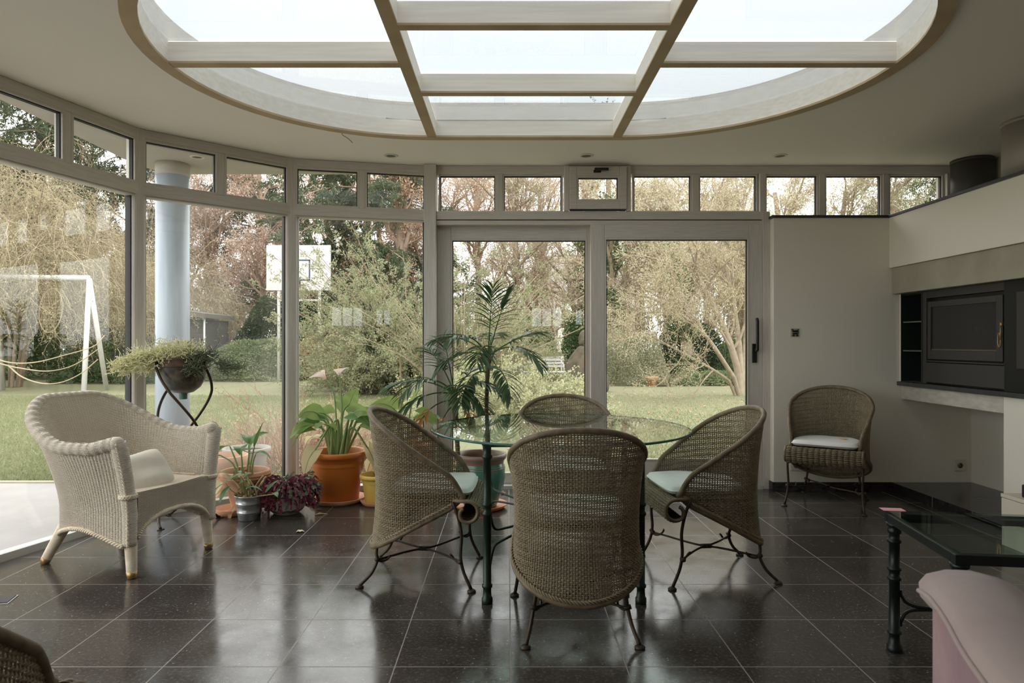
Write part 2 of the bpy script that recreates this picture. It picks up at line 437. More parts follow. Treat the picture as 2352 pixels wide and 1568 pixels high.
# skylight
sky = sempty('window_9', 'stadium-shaped skylight in the ceiling with pale timber beams', 'skylight', (0,0,0))
def ring(mb, ro, ri, z0, z1):
    a, b = stadium(ro), stadium(ri); n = len(a)
    v = [(x,y,z0) for x,y in a] + [(x,y,z0) for x,y in b] + [(x,y,z1) for x,y in a] + [(x,y,z1) for x,y in b]
    f = []
    for i in range(n):
        j = (i+1) % n
        f += [(j,i,n+i,n+j), (i,j,2*n+j,2*n+i), (n+j,n+i,3*n+i,3*n+j), (2*n+i,2*n+j,3*n+j,3*n+i)]
    mb.add(v, f)
mb = MB(); ring(mb, RO+.0, RI, ZC-.004, ZC+.21); mb.build('curb', M['curb'], sky, smooth=False)
mb = MB(); ring(mb, RO+.004, RI-.002, ZC-.016, ZC-.004); plab(mb.build('curb_shade_edge', M['edge'], sky, smooth=False), 'lower edge of the skylight curb, its shade painted tan')
ZG = 2.566
beams = [(-.525,-.466,YS-1.16,YS+1.16), (.688,.747,YS-1.16,YS+1.16), (-.466,.688,2.88,2.93), (-.466,.688,3.66,3.712), (-XR*0-.475-1.158,-.525,3.271,3.327), (.747,XR+1.158,3.271,3.327)]
for x0,x1,y0,y1 in beams:
    b = MB().box(x0,x1,y0,y1,ZC-.004,ZG-.001).build('beam', M['curb'], sky, smooth=False)
    plab(MB().box(x0,x1,y0,y1,ZC-.014,ZC-.004).build('beam_shade_edge', M['edge'], b, smooth=False), 'lower edge of the beam, its shade painted tan')  # separate tan strip paints the shaded underside of the white beam
def halfdisc(cx, sgn, y0, y1, n=24):
    ys = np.linspace(y0, y1, n)
    arc = [(cx + sgn*math.sqrt(max(0, 1.16**2-(y-YS)**2)), y) for y in ys]
    xin = -.525 if sgn < 0 else .747
    p = [(xin, y0)] + arc + [(xin, y1)] if sgn > 0 else [(xin, y1)] + arc[::-1] + [(xin, y0)]
    return p
for poly in (halfdisc(XL,-1,YS+.035,YS+1.158), halfdisc(XL,-1,YS-1.158,YS-.02), halfdisc(XR,1,YS+.035,YS+1.158), halfdisc(XR,1,YS-1.158,YS-.02)):
    prism(MB(), poly, ZG, ZG+.008).build('pane', M['skyglass'], sky, smooth=False)
for y0, y1 in ((YS-1.158,2.88), (2.93,3.66), (3.712,YS+1.158)):
    MB().box(-.466,.688,y0,y1,ZG,ZG+.008).build('pane', M['skyglass'], sky, smooth=False)

# fogged old double glazing: streaky dust in the glass
def dusty():
    t = NT('fogged_glass'); v = t.coord('Object')
    tr = t.n('ShaderNodeBsdfTransparent', {'Color': (.985,.995,.985,1)}); gl = t.n('ShaderNodeBsdfGlossy', {'Roughness': 0.0}); df = t.n('ShaderNodeBsdfTranslucent', {'Color': (.72,.69,.62,1)})
    fc = t.n('ShaderNodeLayerWeight', {'Blend': .5}).outputs['Facing']; fr = t.math('ADD', .03, t.math('MULTIPLY', t.math('POWER', fc, 5.0), .97))
    mp = t.n('ShaderNodeMapping', {'Vector': v, 'Scale': (1.5, 1, .7)}).outputs[0]
    dust = t.math('MULTIPLY', t.ramp(t.noise(1.3, 6, mp, .6), .36, .66), .085)
    a = t.n('ShaderNodeMixShader', {0: dust, 1: tr.outputs[0], 2: df.outputs[0]}); b = t.n('ShaderNodeMixShader', {0: fr, 1: a.outputs[0], 2: gl.outputs[0]})
    return t.done(b.outputs[0])
M['glass_dusty'] = dusty()
# ------------------------------------------------------------------ bay of tall windows on the left
def pane_beads(par, x0, x1, z0, z1, y=-.02, d=.02, wdt=.014):
    mb = MB()
    for a in ((x0,x0+wdt,z0,z1),(x1-wdt,x1,z0,z1)): mb.box(a[0],a[1],y-d,y+d,a[2],a[3])
    mb.box(x0+wdt,x1-wdt,y-d,y+d,z0,z0+wdt); mb.box(x0+wdt,x1-wdt,y-d,y+d,z1-wdt,z1)
    mb.build('glazing_bead', M['frame'], par, smooth=False)
    g = MB(); t = .006
    for a in ((x0+wdt,x0+wdt+t,z0+wdt,z1-wdt),(x1-wdt-t,x1-wdt,z0+wdt,z1-wdt)): g.box(a[0],a[1],y-.006,y+d,a[2],a[3])
    g.box(x0+wdt,x1-wdt,y-.006,y+d,z1-wdt-t,z1-wdt)
    g.build('gasket', M['gasket'], par, smooth=False)
def pane(par, x0, x1, z0, z1, y=.0):
    MB().box(x0,x1,y,y+.006,z0,z1).build('pane', M['glass'], par, smooth=False)

for n, (B, A) in enumerate(zip(SEG[:-1], SEG[1:])):
    d = np.array(B) - np.array(A); L = float(np.hypot(*d)); a = math.atan2(d[1], d[0])
    root = sempty('window_%d' % (n+1), ['tall bay window beside the sliding doors', 'tall bay window behind the potted plants', 'tall bay window behind the white armchair',
        'tall bay window at the left edge', 'long side window behind the viewer'][n], 'window', (A[0], A[1], 0), a)
    nlow = 1 if L < 1.5 else 3
    nup = 2 if L < 1.5 else 6
    MB().box(0,L,-.03,.04,0,.04).build('sill', M['alu'], root, smooth=False)
    r = MB(); r.box(-.015,L+.015,-.045,.035,2.056,2.126); r.box(-.01,L+.01,-.035,.035,2.045,2.056); r.build('transom_rail', M['frameh'], root, smooth=False, bevel=.004)
    MB().box(-.015,L+.015,-.04,.04,2.415,ZC-.001).build('head_rail', M['frameh'], root, smooth=False, bevel=.004)
    for i in range(nlow):
        x0 = .045 + (L-.09)/nlow*i; x1 = .045 + (L-.09)/nlow*(i+1)
        MB().box(x0,x0+.012,-.012,.028,.04,2.045).build('edge_strip', M['alu'], root, smooth=False)
        MB().box(x1-.012,x1,-.012,.028,.04,2.045).build('edge_strip', M['gasket'], root, smooth=False)
        MB().box(x0+.006,x1-.006,0,.006,.035,2.05).build('pane', M['glass_dusty'] if n == 1 else M['glass'], root, smooth=False)
    for i in range(nup):
        x0 = .035 + (L-.07)/nup*i; x1 = .035 + (L-.07)/nup*(i+1)
        if i: MB().box(x0-.022,x0+.022,-.04,.035,2.126,2.415).build('mullion', M['frame'], root, smooth=False, bevel=.003)
        u0 = x0+(.022 if i else 0); u1 = x1-(.022 if i < nup-1 else 0)
        pane_beads(root, u0, u1, 2.126, 2.415)
        pane(root, u0+.012, u1-.012, 2.135, 2.405, .004)
# posts at the corners of the bay
def post(nm, x, y, ang, w=.092, d=.10):
    c, s = math.cos(ang), math.sin(ang); R = Matrix(((c,-s,0,x),(s,c,0,y),(0,0,1,0),(0,0,0,1)))
    k = 20; th = np.arange(k)*2*PI/k
    q = [(np.sign(math.cos(t))*abs(math.cos(t))**.6*w/2, np.sign(math.sin(t))*abs(math.sin(t))**.6*d/2) for t in th]
    mb = MB(); prism(mb, q, 0, 2.05); mb.box(-.036,.036,-.05,.045,2.05,ZC-.001)
    mb.V = [xf(R, v) for v in mb.V]
    o = struct(mb.build(nm, M['frame'], None, smooth=False), None); return o
for i in range(1, 5):
    p0, p1, p2 = [np.array(q) for q in (SEG[i-1], SEG[i], SEG[i+1])]
    a1 = math.atan2(*(p0-p1)[::-1]); a2 = math.atan2(*(p1-p2)[::-1])
    post('trim_%d' % i, p1[0], p1[1], (a1+a2)/2)
mb = MB().box(-.636,-.545,5.17,5.34,0,ZC-.001); mb.box(-.56,-.545,5.165,5.17,0,2.0)
struct(mb.build('trim_5', M['frame'], None, smooth=False, bevel=.006))

# ------------------------------------------------------------------ rear wall: sliding doors, transom lights
YB = 5.272
mb = MB().box(-.545,2.0,5.19,5.34,2.058,2.119); mb.box(-.545,2.0,5.20,5.34,2.018,2.052)
struct(mb.build('trim_6', M['frameh'], None, smooth=False, bevel=.003))
struct(MB().box(1.945,2.0,5.185,5.34,0,2.112).build('trim_7', M['frame'], None, smooth=False, bevel=.003))
struct(MB().box(-.545,1.945,5.18,5.36,-.01,.028).build('trim_8', M['alu'], None, smooth=False))
def door(nm, label, x0, x1, y, zb, zt, st, rails, par=None):
    r = sempty(nm, label, 'door', ((x0+x1)/2, y, .028))
    o = (x0+x1)/2; a, b = x0-o, x1-o; T = zt-.028
    for s in ((a, a+st), (b-st, b)): MB().box(s[0],s[1],-.025,.025,0,T).build('stile', M['frame'], r, smooth=False, bevel=.004)
    MB().box(a+st,b-st,-.025,.025,T-rails[1],T).build('top_rail', M['frameh'], r, smooth=False, bevel=.004)
    MB().box(a+st,b-st,-.025,.025,0,rails[0]).build('bottom_rail', M['frameh'], r, smooth=False, bevel=.004)
    pane_beads(r, a+st, b-st, rails[0], T-rails[1], -.012, .016, .012)
    pane(r, a+st+.005, b-st-.005, rails[0]+.005, T-rails[1]-.005, .0)
    return r
door('door_1', 'left glazed sliding door set back behind the palm', -.545, .72, 5.30, .0, 2.02, .105, (.07,.10))
d2 = door('door_2', 'right glazed sliding door with black lever handle', .634, 1.945, 5.215, .0, 2.02, .105, (.19,.105))
h = MB(); hx = 1.885-(.634+1.945)/2
h.box(hx-.022,hx+.012,-.04,-.025,.965-.028,1.11-.028); h.box(hx-.008,hx+.010,-.07,-.04,1.05-.028,1.075-.028)
h.tube([(hx+.004,-.068,1.06-.028),(hx+.004,-.072,1.15-.028),(hx+.004,-.07,1.285-.028),(hx+.004,-.058,1.30-.028)], .012, 10)
plab(h.build('lever_handle', M['black'], d2, bevel=.002, smooth=False), 'black lever handle')

head = MB().box(-.545,3.42,5.22,5.34,2.412,ZC-.001)
struct(head.build('trim_9', M['frameh'], None, smooth=False, bevel=.003))
X = lambda px, y=YB: (px-CX)*y/F
def transom(nm, label, px, z0=2.119, fr=True):
    r = sempty(nm, label, 'window', (X(px[0]), YB, z0))
    o = X(px[0])
    for i, (p, q) in enumerate(zip(px[:-1], px[1:])):
        x0, x1 = X(p)-o, X(q)-o
        g0 = .024 if i else .006; g1 = .024 if i < len(px)-2 else .006
        pane_beads(r, x0+g0, x1-g1, 0, 2.412-z0, -.02, .02, .012)
        pane(r, x0+g0+.01, x1-g1-.01, .01, 2.412-z0-.01, .004)
        if i: MB().box(x0-.024,x0+.024,-.05,.035,0,2.412-z0).build('mullion', M['frame'], r, smooth=False, bevel=.003)
    return r
transom('window_6', 'two small transom panes above the left sliding door', (1007,1147.5,1294))
transom('window_7', 'two small transom panes above the right sliding door', (1449,1594,1738))
transom('window_8', 'three small transom panes above the low white wall', (1751,1882,2027.5,2162), 2.076)
for i, (p, q) in enumerate(((1738,1751),(2162,2178))):
    struct(MB().box(X(p),X(q),5.20,5.34,2.076,2.412).build('trim_%d' % (10+i), M['frame'], None, smooth=False, bevel=.003))
# tilting vent in its own frame
vx0, vx1 = X(1296,5.2), X(1448,5.2)
v = sempty('window_10', 'small tilting vent window with black handle above the doors', 'window', ((vx0+vx1)/2, 5.22, 2.119))
hw = (vx1-vx0)/2
for s in (-1, 1): MB().box(s*hw if s<0 else hw-.035, s*hw+.035 if s<0 else hw, -.045,.06,0,.345).build('jamb', M['frame'], v, smooth=False, bevel=.003)
sash = MB()
sash.box(-hw+.036,-hw+.09,-.065,-.015,.012,.335); sash.box(hw-.09,hw-.036,-.065,-.015,.012,.335)
sash.box(-hw+.09,hw-.09,-.065,-.015,.012,.075); sash.box(-hw+.09,hw-.09,-.065,-.015,.262,.335)
sash.build('sash', M['frameh'], v, smooth=False, bevel=.003)
pane_beads(v, -hw+.09, hw-.09, .075, .262, -.04, .02, .012); pane(v, -hw+.095, hw-.095, .08, .257, -.03)
MB().box(-hw+.04,hw-.04,-.05,-.02,.002,.011).build('gasket', M['gasket'], v, smooth=False)
MB().box(-hw+.034,hw-.034,-.01,.03,.335,.35).build('head_strip', M['frameh'], v, smooth=False)
hb = MB(); hb.box(-.035,.02,-.078,-.065,.285,.305); hb.box(-.03,.075,-.10,-.082,.297,.316); hb.box(-.02,.0,-.09,-.07,.29,.31)
plab(hb.build('handle', M['black'], v, smooth=False, bevel=.003), 'black vent handle')

# low white wall with dark capping, right of the doors
struct(MB().box(2.0,3.6,5.12,5.36,0,2.057).build('wall_rear', M['paint'], None, smooth=False, bevel=.004))
cap = MB().box(1.988,2.86,5.108,5.22,2.057,2.076); cap.box(2.86,3.6,2.0,5.22,2.057,2.076)
struct(cap.build('trim_12', M['stone'], None, smooth=False, bevel=.002))
bb = MB().box(1.99,2.89,5.108,5.12,0,.07); bb.box(1.99,2.0,5.12,5.185,0,.07)
struct(bb.build('baseboard_rear', M['plinth'], None, smooth=False, bevel=.002))
# right wall and the fireplace built against it
struct(MB().box(3.6,3.8,-4.6,5.46,0,ZC).build('wall_right', M['paint'], None, smooth=False))
struct(MB().box(3.49,3.6,3.9,5.12,.0685,.70).build('wall_hearth_recess', M['paint'], None, smooth=False))
struct(MB().box(2.87,3.6,2.0,5.12,1.678,2.057).build('wall_chimney_breast', M['paint'], None, smooth=False, bevel=.003))
lin = MB().box(2.888,3.2,2.0,5.118,1.482,1.677)
struct(lin.build('trim_13', M['concrete'], None, smooth=False, bevel=.004), 'raw concrete lintel over the stove', 'lintel')
struct(MB().box(2.958,3.489,4.06,5.118,.695,.797).build('trim_14', M['concrete_light'], None, smooth=False, bevel=.004), 'raw concrete beam under the hearth shelf', 'beam')
struct(MB().box(2.925,3.6,2.0,5.118,.798,.828).build('trim_15', M['stone'], None, smooth=False, bevel=.003), 'black stone hearth shelf under the stove', 'shelf')
struct(MB().box(2.958,3.6,2.0,4.06,.0685,.797).build('wall_hearth_pier', M['paint'], None, smooth=False, bevel=.003))
pl = MB().box(2.89,3.6,2.0,5.12,0,.0685)
struct(pl.build('trim_16', M['plinth'], None, smooth=False, bevel=.002), 'raised black tiled hearth plinth along the right wall', 'plinth')
pj = MB()
for y in (4.63, 4.23, 3.83, 3.43): pj.box(2.8885,3.49,y-.0015,y+.0015,.0,.0692)
struct(pj.build('trim_17', mat('plinth_joint', (.2,.18,.155,1), .6), None, smooth=False), 'pale joints in the black hearth plinth', 'joint')

# niche with shelves beside the stove
n_ = thing('niche_shelves', 'dark green open niche with two thin shelves left of the stove', 'shelf unit', (3.1, 4.98, .829))
y0, y1 = -.137, .136
mb = MB(); mb.box(-.15,.30,y1-.012,y1,0,.652); mb.box(-.15,.30,y0,y0+.012,0,.652); mb.box(.28,.30,y0+.012,y1-.012,0,.652); mb.box(-.14,.28,y0+.012,y1-.012,0,.008); mb.box(-.14,.28,y0+.012,y1-.012,.64,.652)
mb.build('carcass', M['niche'], n_, smooth=False)
MB().box(-.154,-.15,y1-.012,y1,0,.652).build('edge_trim', M['paint'], n_, smooth=False)
for z in (.225, .437):
    s = MB().box(-.13,.28,y0+.012,y1-.012,z,z+.008).build('shelf', M['niche'], n_, smooth=False)
    MB().box(-.134,-.13,y0+.012,y1-.012,z-.001,z+.009).build('shelf_edge', M['niche_edge'], s, smooth=False)
# stove
st = thing('built_in_stove', 'black steel wood stove with a wide glass door above the hearth shelf', 'stove', (3.1, 4.42, .829))
a, b = -.40, .42
mb = MB(); mb.box(-.12,.38,a,b,0,.652); body = mb.build('body', M['stove'], st, smooth=False, bevel=.002)
mb = MB(); mb.box(-.15,-.12,b-.045,b,0,.652); mb.box(-.15,-.12,a,b-.045,.60,.652); mb.box(-.15,-.12,a,a+.012,0,.6); mb.box(-.148,-.12,a+.012,b-.045,.155,.165)
mb.build('surround', M['stovegrey'], st, smooth=False, bevel=.002)
mb = MB(); d0, d1 = a+.03, b-.065
mb.box(-.155,-.12,d0,d0+.055,.175,.575); mb.box(-.155,-.12,d1-.035,d1,.175,.575); mb.box(-.155,-.12,d0+.055,d1-.035,.175,.235); mb.box(-.155,-.12,d0+.055,d1-.035,.535,.575)
dr = mb.build('door', M['stovegrey'], st, smooth=False, bevel=.002)
tg = NT('stove_glass'); vv = tg.coord('Object'); sp = tg.n('ShaderNodeSeparateXYZ', {0: vv})
gn = tg.noise(5, 3, vv)
pg = tg.n('ShaderNodeBsdfPrincipled', {'Base Color': tg.mix(gn, (.010,.010,.011,1), (.035,.033,.034,1)), 'Roughness': .16})
tg.done(pg.outputs[0])
MB().box(-.146,-.13,d0+.055,d1-.035,.235,.535).build('glass', tg.m, dr, smooth=False)
plab(MB().box(-.15,-.146,d0+.057,d1-.037,.237,.245).build('ash_bar', M['ash'], dr, smooth=False), 'dull brass strip along the glass')
hd = MB(); hp = [(-.17,d0+.006+.011*math.cos(t),.305+.042*math.sin(t)) for t in np.linspace(0,2*PI,28)[:-1]]
hd.tube(hp, .0032, 8, closed=True); hd.tube([(-.17,d0-.005,.305),(-.17,d0-.005,.395)], .0032, 8); hd.box(-.172,-.15,d0-.012,d0+.002,.385,.41)
plab(hd.build('handle', M['brass'], dr), 'brass loop handle')
MB().box(-.15,-.12,a+.014,b-.047,.012,.15).build('drawer_panel', M['stovegrey'], st, smooth=False, bevel=.002)
sd = thing('stove_side_cabinet', 'black glazed side panel right of the stove door', 'cabinet', (3.1, 3.2, .829))
MB().box(-.17,.4,-1.2,.818,0,.652).build('body', M['stove'], sd, smooth=False, bevel=.003)
mb = MB(); mb.box(-.185,-.17,-.9,.70,.14,.58); mb.build('door', M['stovegrey'], sd, smooth=False, bevel=.002)
MB().box(-.188,-.185,-.85,.60,.2,.53).build('glass', tg.m, sd, smooth=False)
# flues on top of the breast
def flue(x, y, r, m, label):
    t = thing('flue_pipe', label, 'flue pipe', (x, y, 2.077))
    MB().lathe([(r,0),(r,ZC-2.079)], 48).build('pipe', m, t)
    MB().lathe([(r+.004,ZC-2.10),(r+.004,ZC-2.079)], 48).build('collar', m, t)
flue(3.455, 5.06, .138, M['flue_black'], 'short black flue pipe rising behind the chimney breast')
flue(3.225, 4.16, .17, M['flue_grey'], 'wide dull metal flue pipe at the right edge under the ceiling')
# side and back walls behind the viewer
def wall_open(nm, axis, pos, th, u0, u1, ops):
    mb = MB()
    def bx(a, b, z0, z1):
        if b-a < .001 or z1-z0 < .001: return
        mb.box(a,b,pos,pos+th,z0,z1) if axis == 'y' else mb.box(pos,pos+th,a,b,z0,z1)
    c = u0
    for a, b, z0, z1 in ops: bx(c, a, 0, ZC); bx(a, b, 0, z0); bx(a, b, z1, ZC); c = b
    bx(c, u1, 0, ZC)
    return struct(mb.build(nm, M['paint'], None, smooth=False))
wall_open('wall_back', 'y', -4.75, .15, -2.75, 3.6, [(.52,1.24,1.46,1.90), (1.50,1.86,1.50,1.86)])
for i, (x0, x1, z0, z1) in enumerate(((.52,1.24,1.46,1.90),(1.50,1.86,1.50,1.86))):
    r = sempty('window_%d' % (11+i), ['small back window behind the viewer', 'smaller back window right of the other one'][i], 'window', (x0, -4.68, z0))
    L = x1-x0; D = z1-z0; mb = MB(); mb.box(0,L,-.02,.02,0,.02); mb.box(0,L,-.02,.02,D-.02,D)
    nl = 3 if L > .5 else 2
    for k in range(nl+1): mb.box(k*(L-.03)/nl,k*(L-.03)/nl+.03,-.02,.02,.02,D-.02)
    mb.build('frame', M['frame'], r, smooth=False); pane(r, .01, L-.01, .01, D-.01)
wall_open('wall_left', 'x', -2.75, .15, -4.6, -1.2, [])
# downlights
for i, (px, lab) in enumerate(((898,'recessed round downlight in the ceiling above the calla lilies'), (1347,'recessed round downlight in the ceiling above the vent window'), (1792,'recessed round downlight in the ceiling above the low white wall'), (453,'recessed round downlight in the outdoor eave beside the white column'))):
    p = at(px, 357, 4.94); t = thing('recessed_downlight', lab, 'downlight', (p[0], p[1], ZC-(.010 if i == 3 else 0)), 0, 'round downlights')
    MB().lathe([(.034,-.001),(.036,-.006),(.048,-.005),(.052,-.0005)], 32, cap0=False, cap1=False).build('ring', M['plastic_white'], t)
    MB().lathe([(.0,-.0035),(.02,-.004),(.0345,-.0015)], 32, cap0=False, cap1=False).build('bulb', M['flue_black'], t)
# loose wire hanging from the ceiling
p = at(785,302,0) ; P = [at(785,303,4.38)*np.array([1,1,0])+np.array([0,0,ZC]), at(787,310,4.4), at(797,316,4.4), at(804,322,4.4), at(810,328,4.4)]
P[0][2] = ZC-.002
tag(MB().tube(smooth_path(P, 16), .0018, 5).build('loose_wire', M['black']), 'thin loose wire hanging from the ceiling beside the skylight', 'wire')
# switch box and sockets on the white wall
t = thing('switch_box', 'uncovered square light switch box on the white wall', 'switch', (at(1826,764,5.12)[0], 5.12, at(1826,764,5.12)[2]))
mb = MB()
for a in ((-.036,.036,-.036,-.029),(-.036,.036,.029,.036),(-.036,-.029,-.029,.029),(.029,.036,-.029,.029)): mb.box(a[0],a[1],-.004,0,a[2],a[3])
mb.build('frame', M['plastic_white'], t, smooth=False)
MB().box(-.029,.029,-.003,0,-.029,.029).build('metal_plate', mat('switch_plate', (.42,.38,.32,1), .5, col2=(.12,.11,.10,1), nscale=60), t, smooth=False)
mb = MB(); mb.box(-.02,.02,-.009,-.003,.005,.018); mb.box(-.018,.018,-.008,-.003,-.012,-.002); mb.box(-.02,-.006,-.009,-.003,-.026,-.016); mb.box(.006,.02,-.009,-.003,-.026,-.016); mb.box(-.028,-.02,-.006,-.003,.02,.028); mb.box(.02,.028,-.006,-.003,.02,.028)
mb.build('mechanism', M['black'], t, smooth=False)
def socket(px, py, n, label):
    c = at(px, py, 5.12); t = thing('wall_socket', label, 'socket', (c[0], 5.12, c[2]), 0, 'wall sockets')
    w2 = .041 + .0355*(n-1)
    MB().box(-w2,w2,-.012,0,-.041,.041).build('plate', M['plastic_white'], t, smooth=False, bevel=.004)
    for i in range(n):
        x = (i-(n-1)/2)*.071
        k = MB(); k.lathe([(.02,0),(.02,.001),(.0205,.0015)], 24); k.V = [np.stack([v[:,0]+x, -.0121-v[:,2], v[:,1]], -1) for v in k.V]
        w_ = k.build('well', mat('socket_well', (.16,.15,.12,1), .5), t)
        q = MB()
        for hx, hz, r in ((-.0095,0,.0028),(.0095,0,.0028),(0,.010,.0028)):
            q.box(x+hx-r,x+hx+r,-.0165,-.013,hz-r,hz+r)
        q.build('pin', M['black'], w_, smooth=False)
socket(1838, 1068, 2, 'cream double wall socket behind the spare wicker chair')
socket(2203, 1068, 1, 'single cream wall socket under the hearth shelf')

# white column outside under the eave, terrace
colx = at(396.5, 500, 5.14)
t = thing('eave_column', 'round pale blue-grey column outside the bay window', 'column', (colx[0], 5.14, 0))
MB().lathe([(.118,-.03),(.118,ZC-.105)], 40).build('shaft', mat('pale_blue_grey_paint', (.40,.46,.53,1), .35, col2=(.34,.40,.47,1), nscale=4, stretch=(6,6,.6)), t)
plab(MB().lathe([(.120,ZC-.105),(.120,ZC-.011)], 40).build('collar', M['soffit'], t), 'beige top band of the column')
terr = MB(); prism(terr, [(-9,-4.8), (-2.64,-4.8), (-2.64,2.3), (-2.69,3.33), (-2.42,4.37), (-1.63,5.085), (-.62,5.31), (-.62,5.47), (-9,5.47)], -.14, -.012)
tm = NT('terrace_stone'); vv = tm.coord('Object'); s = tm.n('ShaderNodeSeparateXYZ', {0: vv})
def jt(c, w):
    f = tm.math('FRACT', tm.math('DIVIDE', c, w)); return tm.math('MULTIPLY', tm.math('MINIMUM', f, tm.math('SUBTRACT', 1.0, f)), w)
j = tm.math('SUBTRACT', 1.0, tm.ramp(tm.math('MINIMUM', jt(s.outputs[0], .6), jt(tm.math('ADD', s.outputs[1], .12), .6)), .002, .005))
cc = tm.mix(tm.ramp(tm.noise(3, 4, vv), .3, .7), (.27,.245,.235,1), (.32,.295,.28,1))
cc = tm.mix(tm.math('MULTIPLY', j, .5), cc, (.25,.22,.2,1))
tm.done(tm.n('ShaderNodeBsdfPrincipled', {'Base Color': cc, 'Roughness': .6}).outputs[0])
struct(terr.build('terrace', tm.m, None, smooth=False))
struct(MB().box(-9,-1.55,5.47,5.52,-.14,.0).build('terrace_edge', M['concrete'], None, smooth=False))
# ================================================================== FURNITURE
def pillow_mesh(w, d, h, n=18, pw=4.0, puff=.5, wrinkle=.0, seed=0):
    """soft pad: two bulged sheets meeting at a seam"""
    u = np.linspace(-1, 1, n*2+1); U, V = np.meshgrid(u, u, indexing='ij')
    e = (1-np.abs(U)**pw)*(1-np.abs(V)**pw)
    Z = h/2*np.clip(e, 0, 1)**puff
    r = np.random.default_rng(seed)
    if wrinkle:
        for _ in range(7):
            a = r.uniform(0, 2*PI); k = r.uniform(3, 8); Z = Z*(1+wrinkle*np.sin(k*(U*math.cos(a)+V*math.sin(a))+r.uniform(0,6)))
    rc = 1 - .10*(np.abs(U*V)**3)
    Xs, Ys = U*w/2*rc, V*d/2*rc
    mb = MB(); mb.grid(np.stack([Xs, Ys, Z], -1)[::-1]); mb.grid(np.stack([Xs, Ys, -Z*.9], -1))
    return mb

# ------------------------------------------------------------------ wicker tub chair on wrought-iron legs
def U_path():
    t = np.linspace(0, PI/2, 60); a = np.stack([.280*np.sin(t), -.03-.222*np.cos(t)], -1)
    b = np.array([[.280,-.03],[.275,.05],[.262,.13],[.243,.20]]); b = smooth_path(np.c_[b, np.zeros(4)], 40)[:, :2]
    p = np.vstack([a, b[1:]]); s = np.r_[0, np.cumsum(np.linalg.norm(np.diff(p, axis=0), axis=1))]
    return p, s
UP, US = U_path(); ULEN = US[-1]
def shell_pt(p, z, off=0.0):
    p = np.asarray(p, float); z = np.asarray(z, float)
    a = np.clip(np.abs(p), 0, ULEN); x = np.interp(a, US, UP[:, 0])*np.sign(p); y = np.interp(a, US, UP[:, 1])
    e = 1e-3; dx = (np.interp(np.clip(a+e,0,ULEN), US, UP[:,0]) - np.interp(np.clip(a-e,0,ULEN), US, UP[:,0]))*1.0
    dy = np.interp(np.clip(a+e,0,ULEN), US, UP[:,1]) - np.interp(np.clip(a-e,0,ULEN), US, UP[:,1])
    l = np.sqrt(dx*dx+dy*dy)+1e-9; nx, ny = dy/l*np.sign(p+1e-12), -dx/l
    q = (z-.15)/.64
    k = 1 - .125*np.sin(np.clip(q,0,1)**.8*PI)**1.3 + .03*np.clip(q-.75,0,1)*4 - .03*(1-np.clip(q,0,1))**4
    x = x*k; y = -.03 + (y+.03)*(1-(1-k)*np.where(y<-.03, .9, .0))
    return np.stack([x + nx*off, y + ny*off, z + 0*x], -1)
def ztop(p):
    y = np.interp(np.abs(p), US, UP[:, 1]); t = (y+.252)/.452
    z = .792 - .315*t**1.04
    return z - .05*np.clip((t-.86)/.14, 0, 1)**2
def zbot(p):
    y = np.interp(np.abs(p), US, UP[:, 1]); t = (y+.252)/.452
    return .148 + .245*t**.9 + .018*np.clip((t-.86)/.14, 0, 1)**2

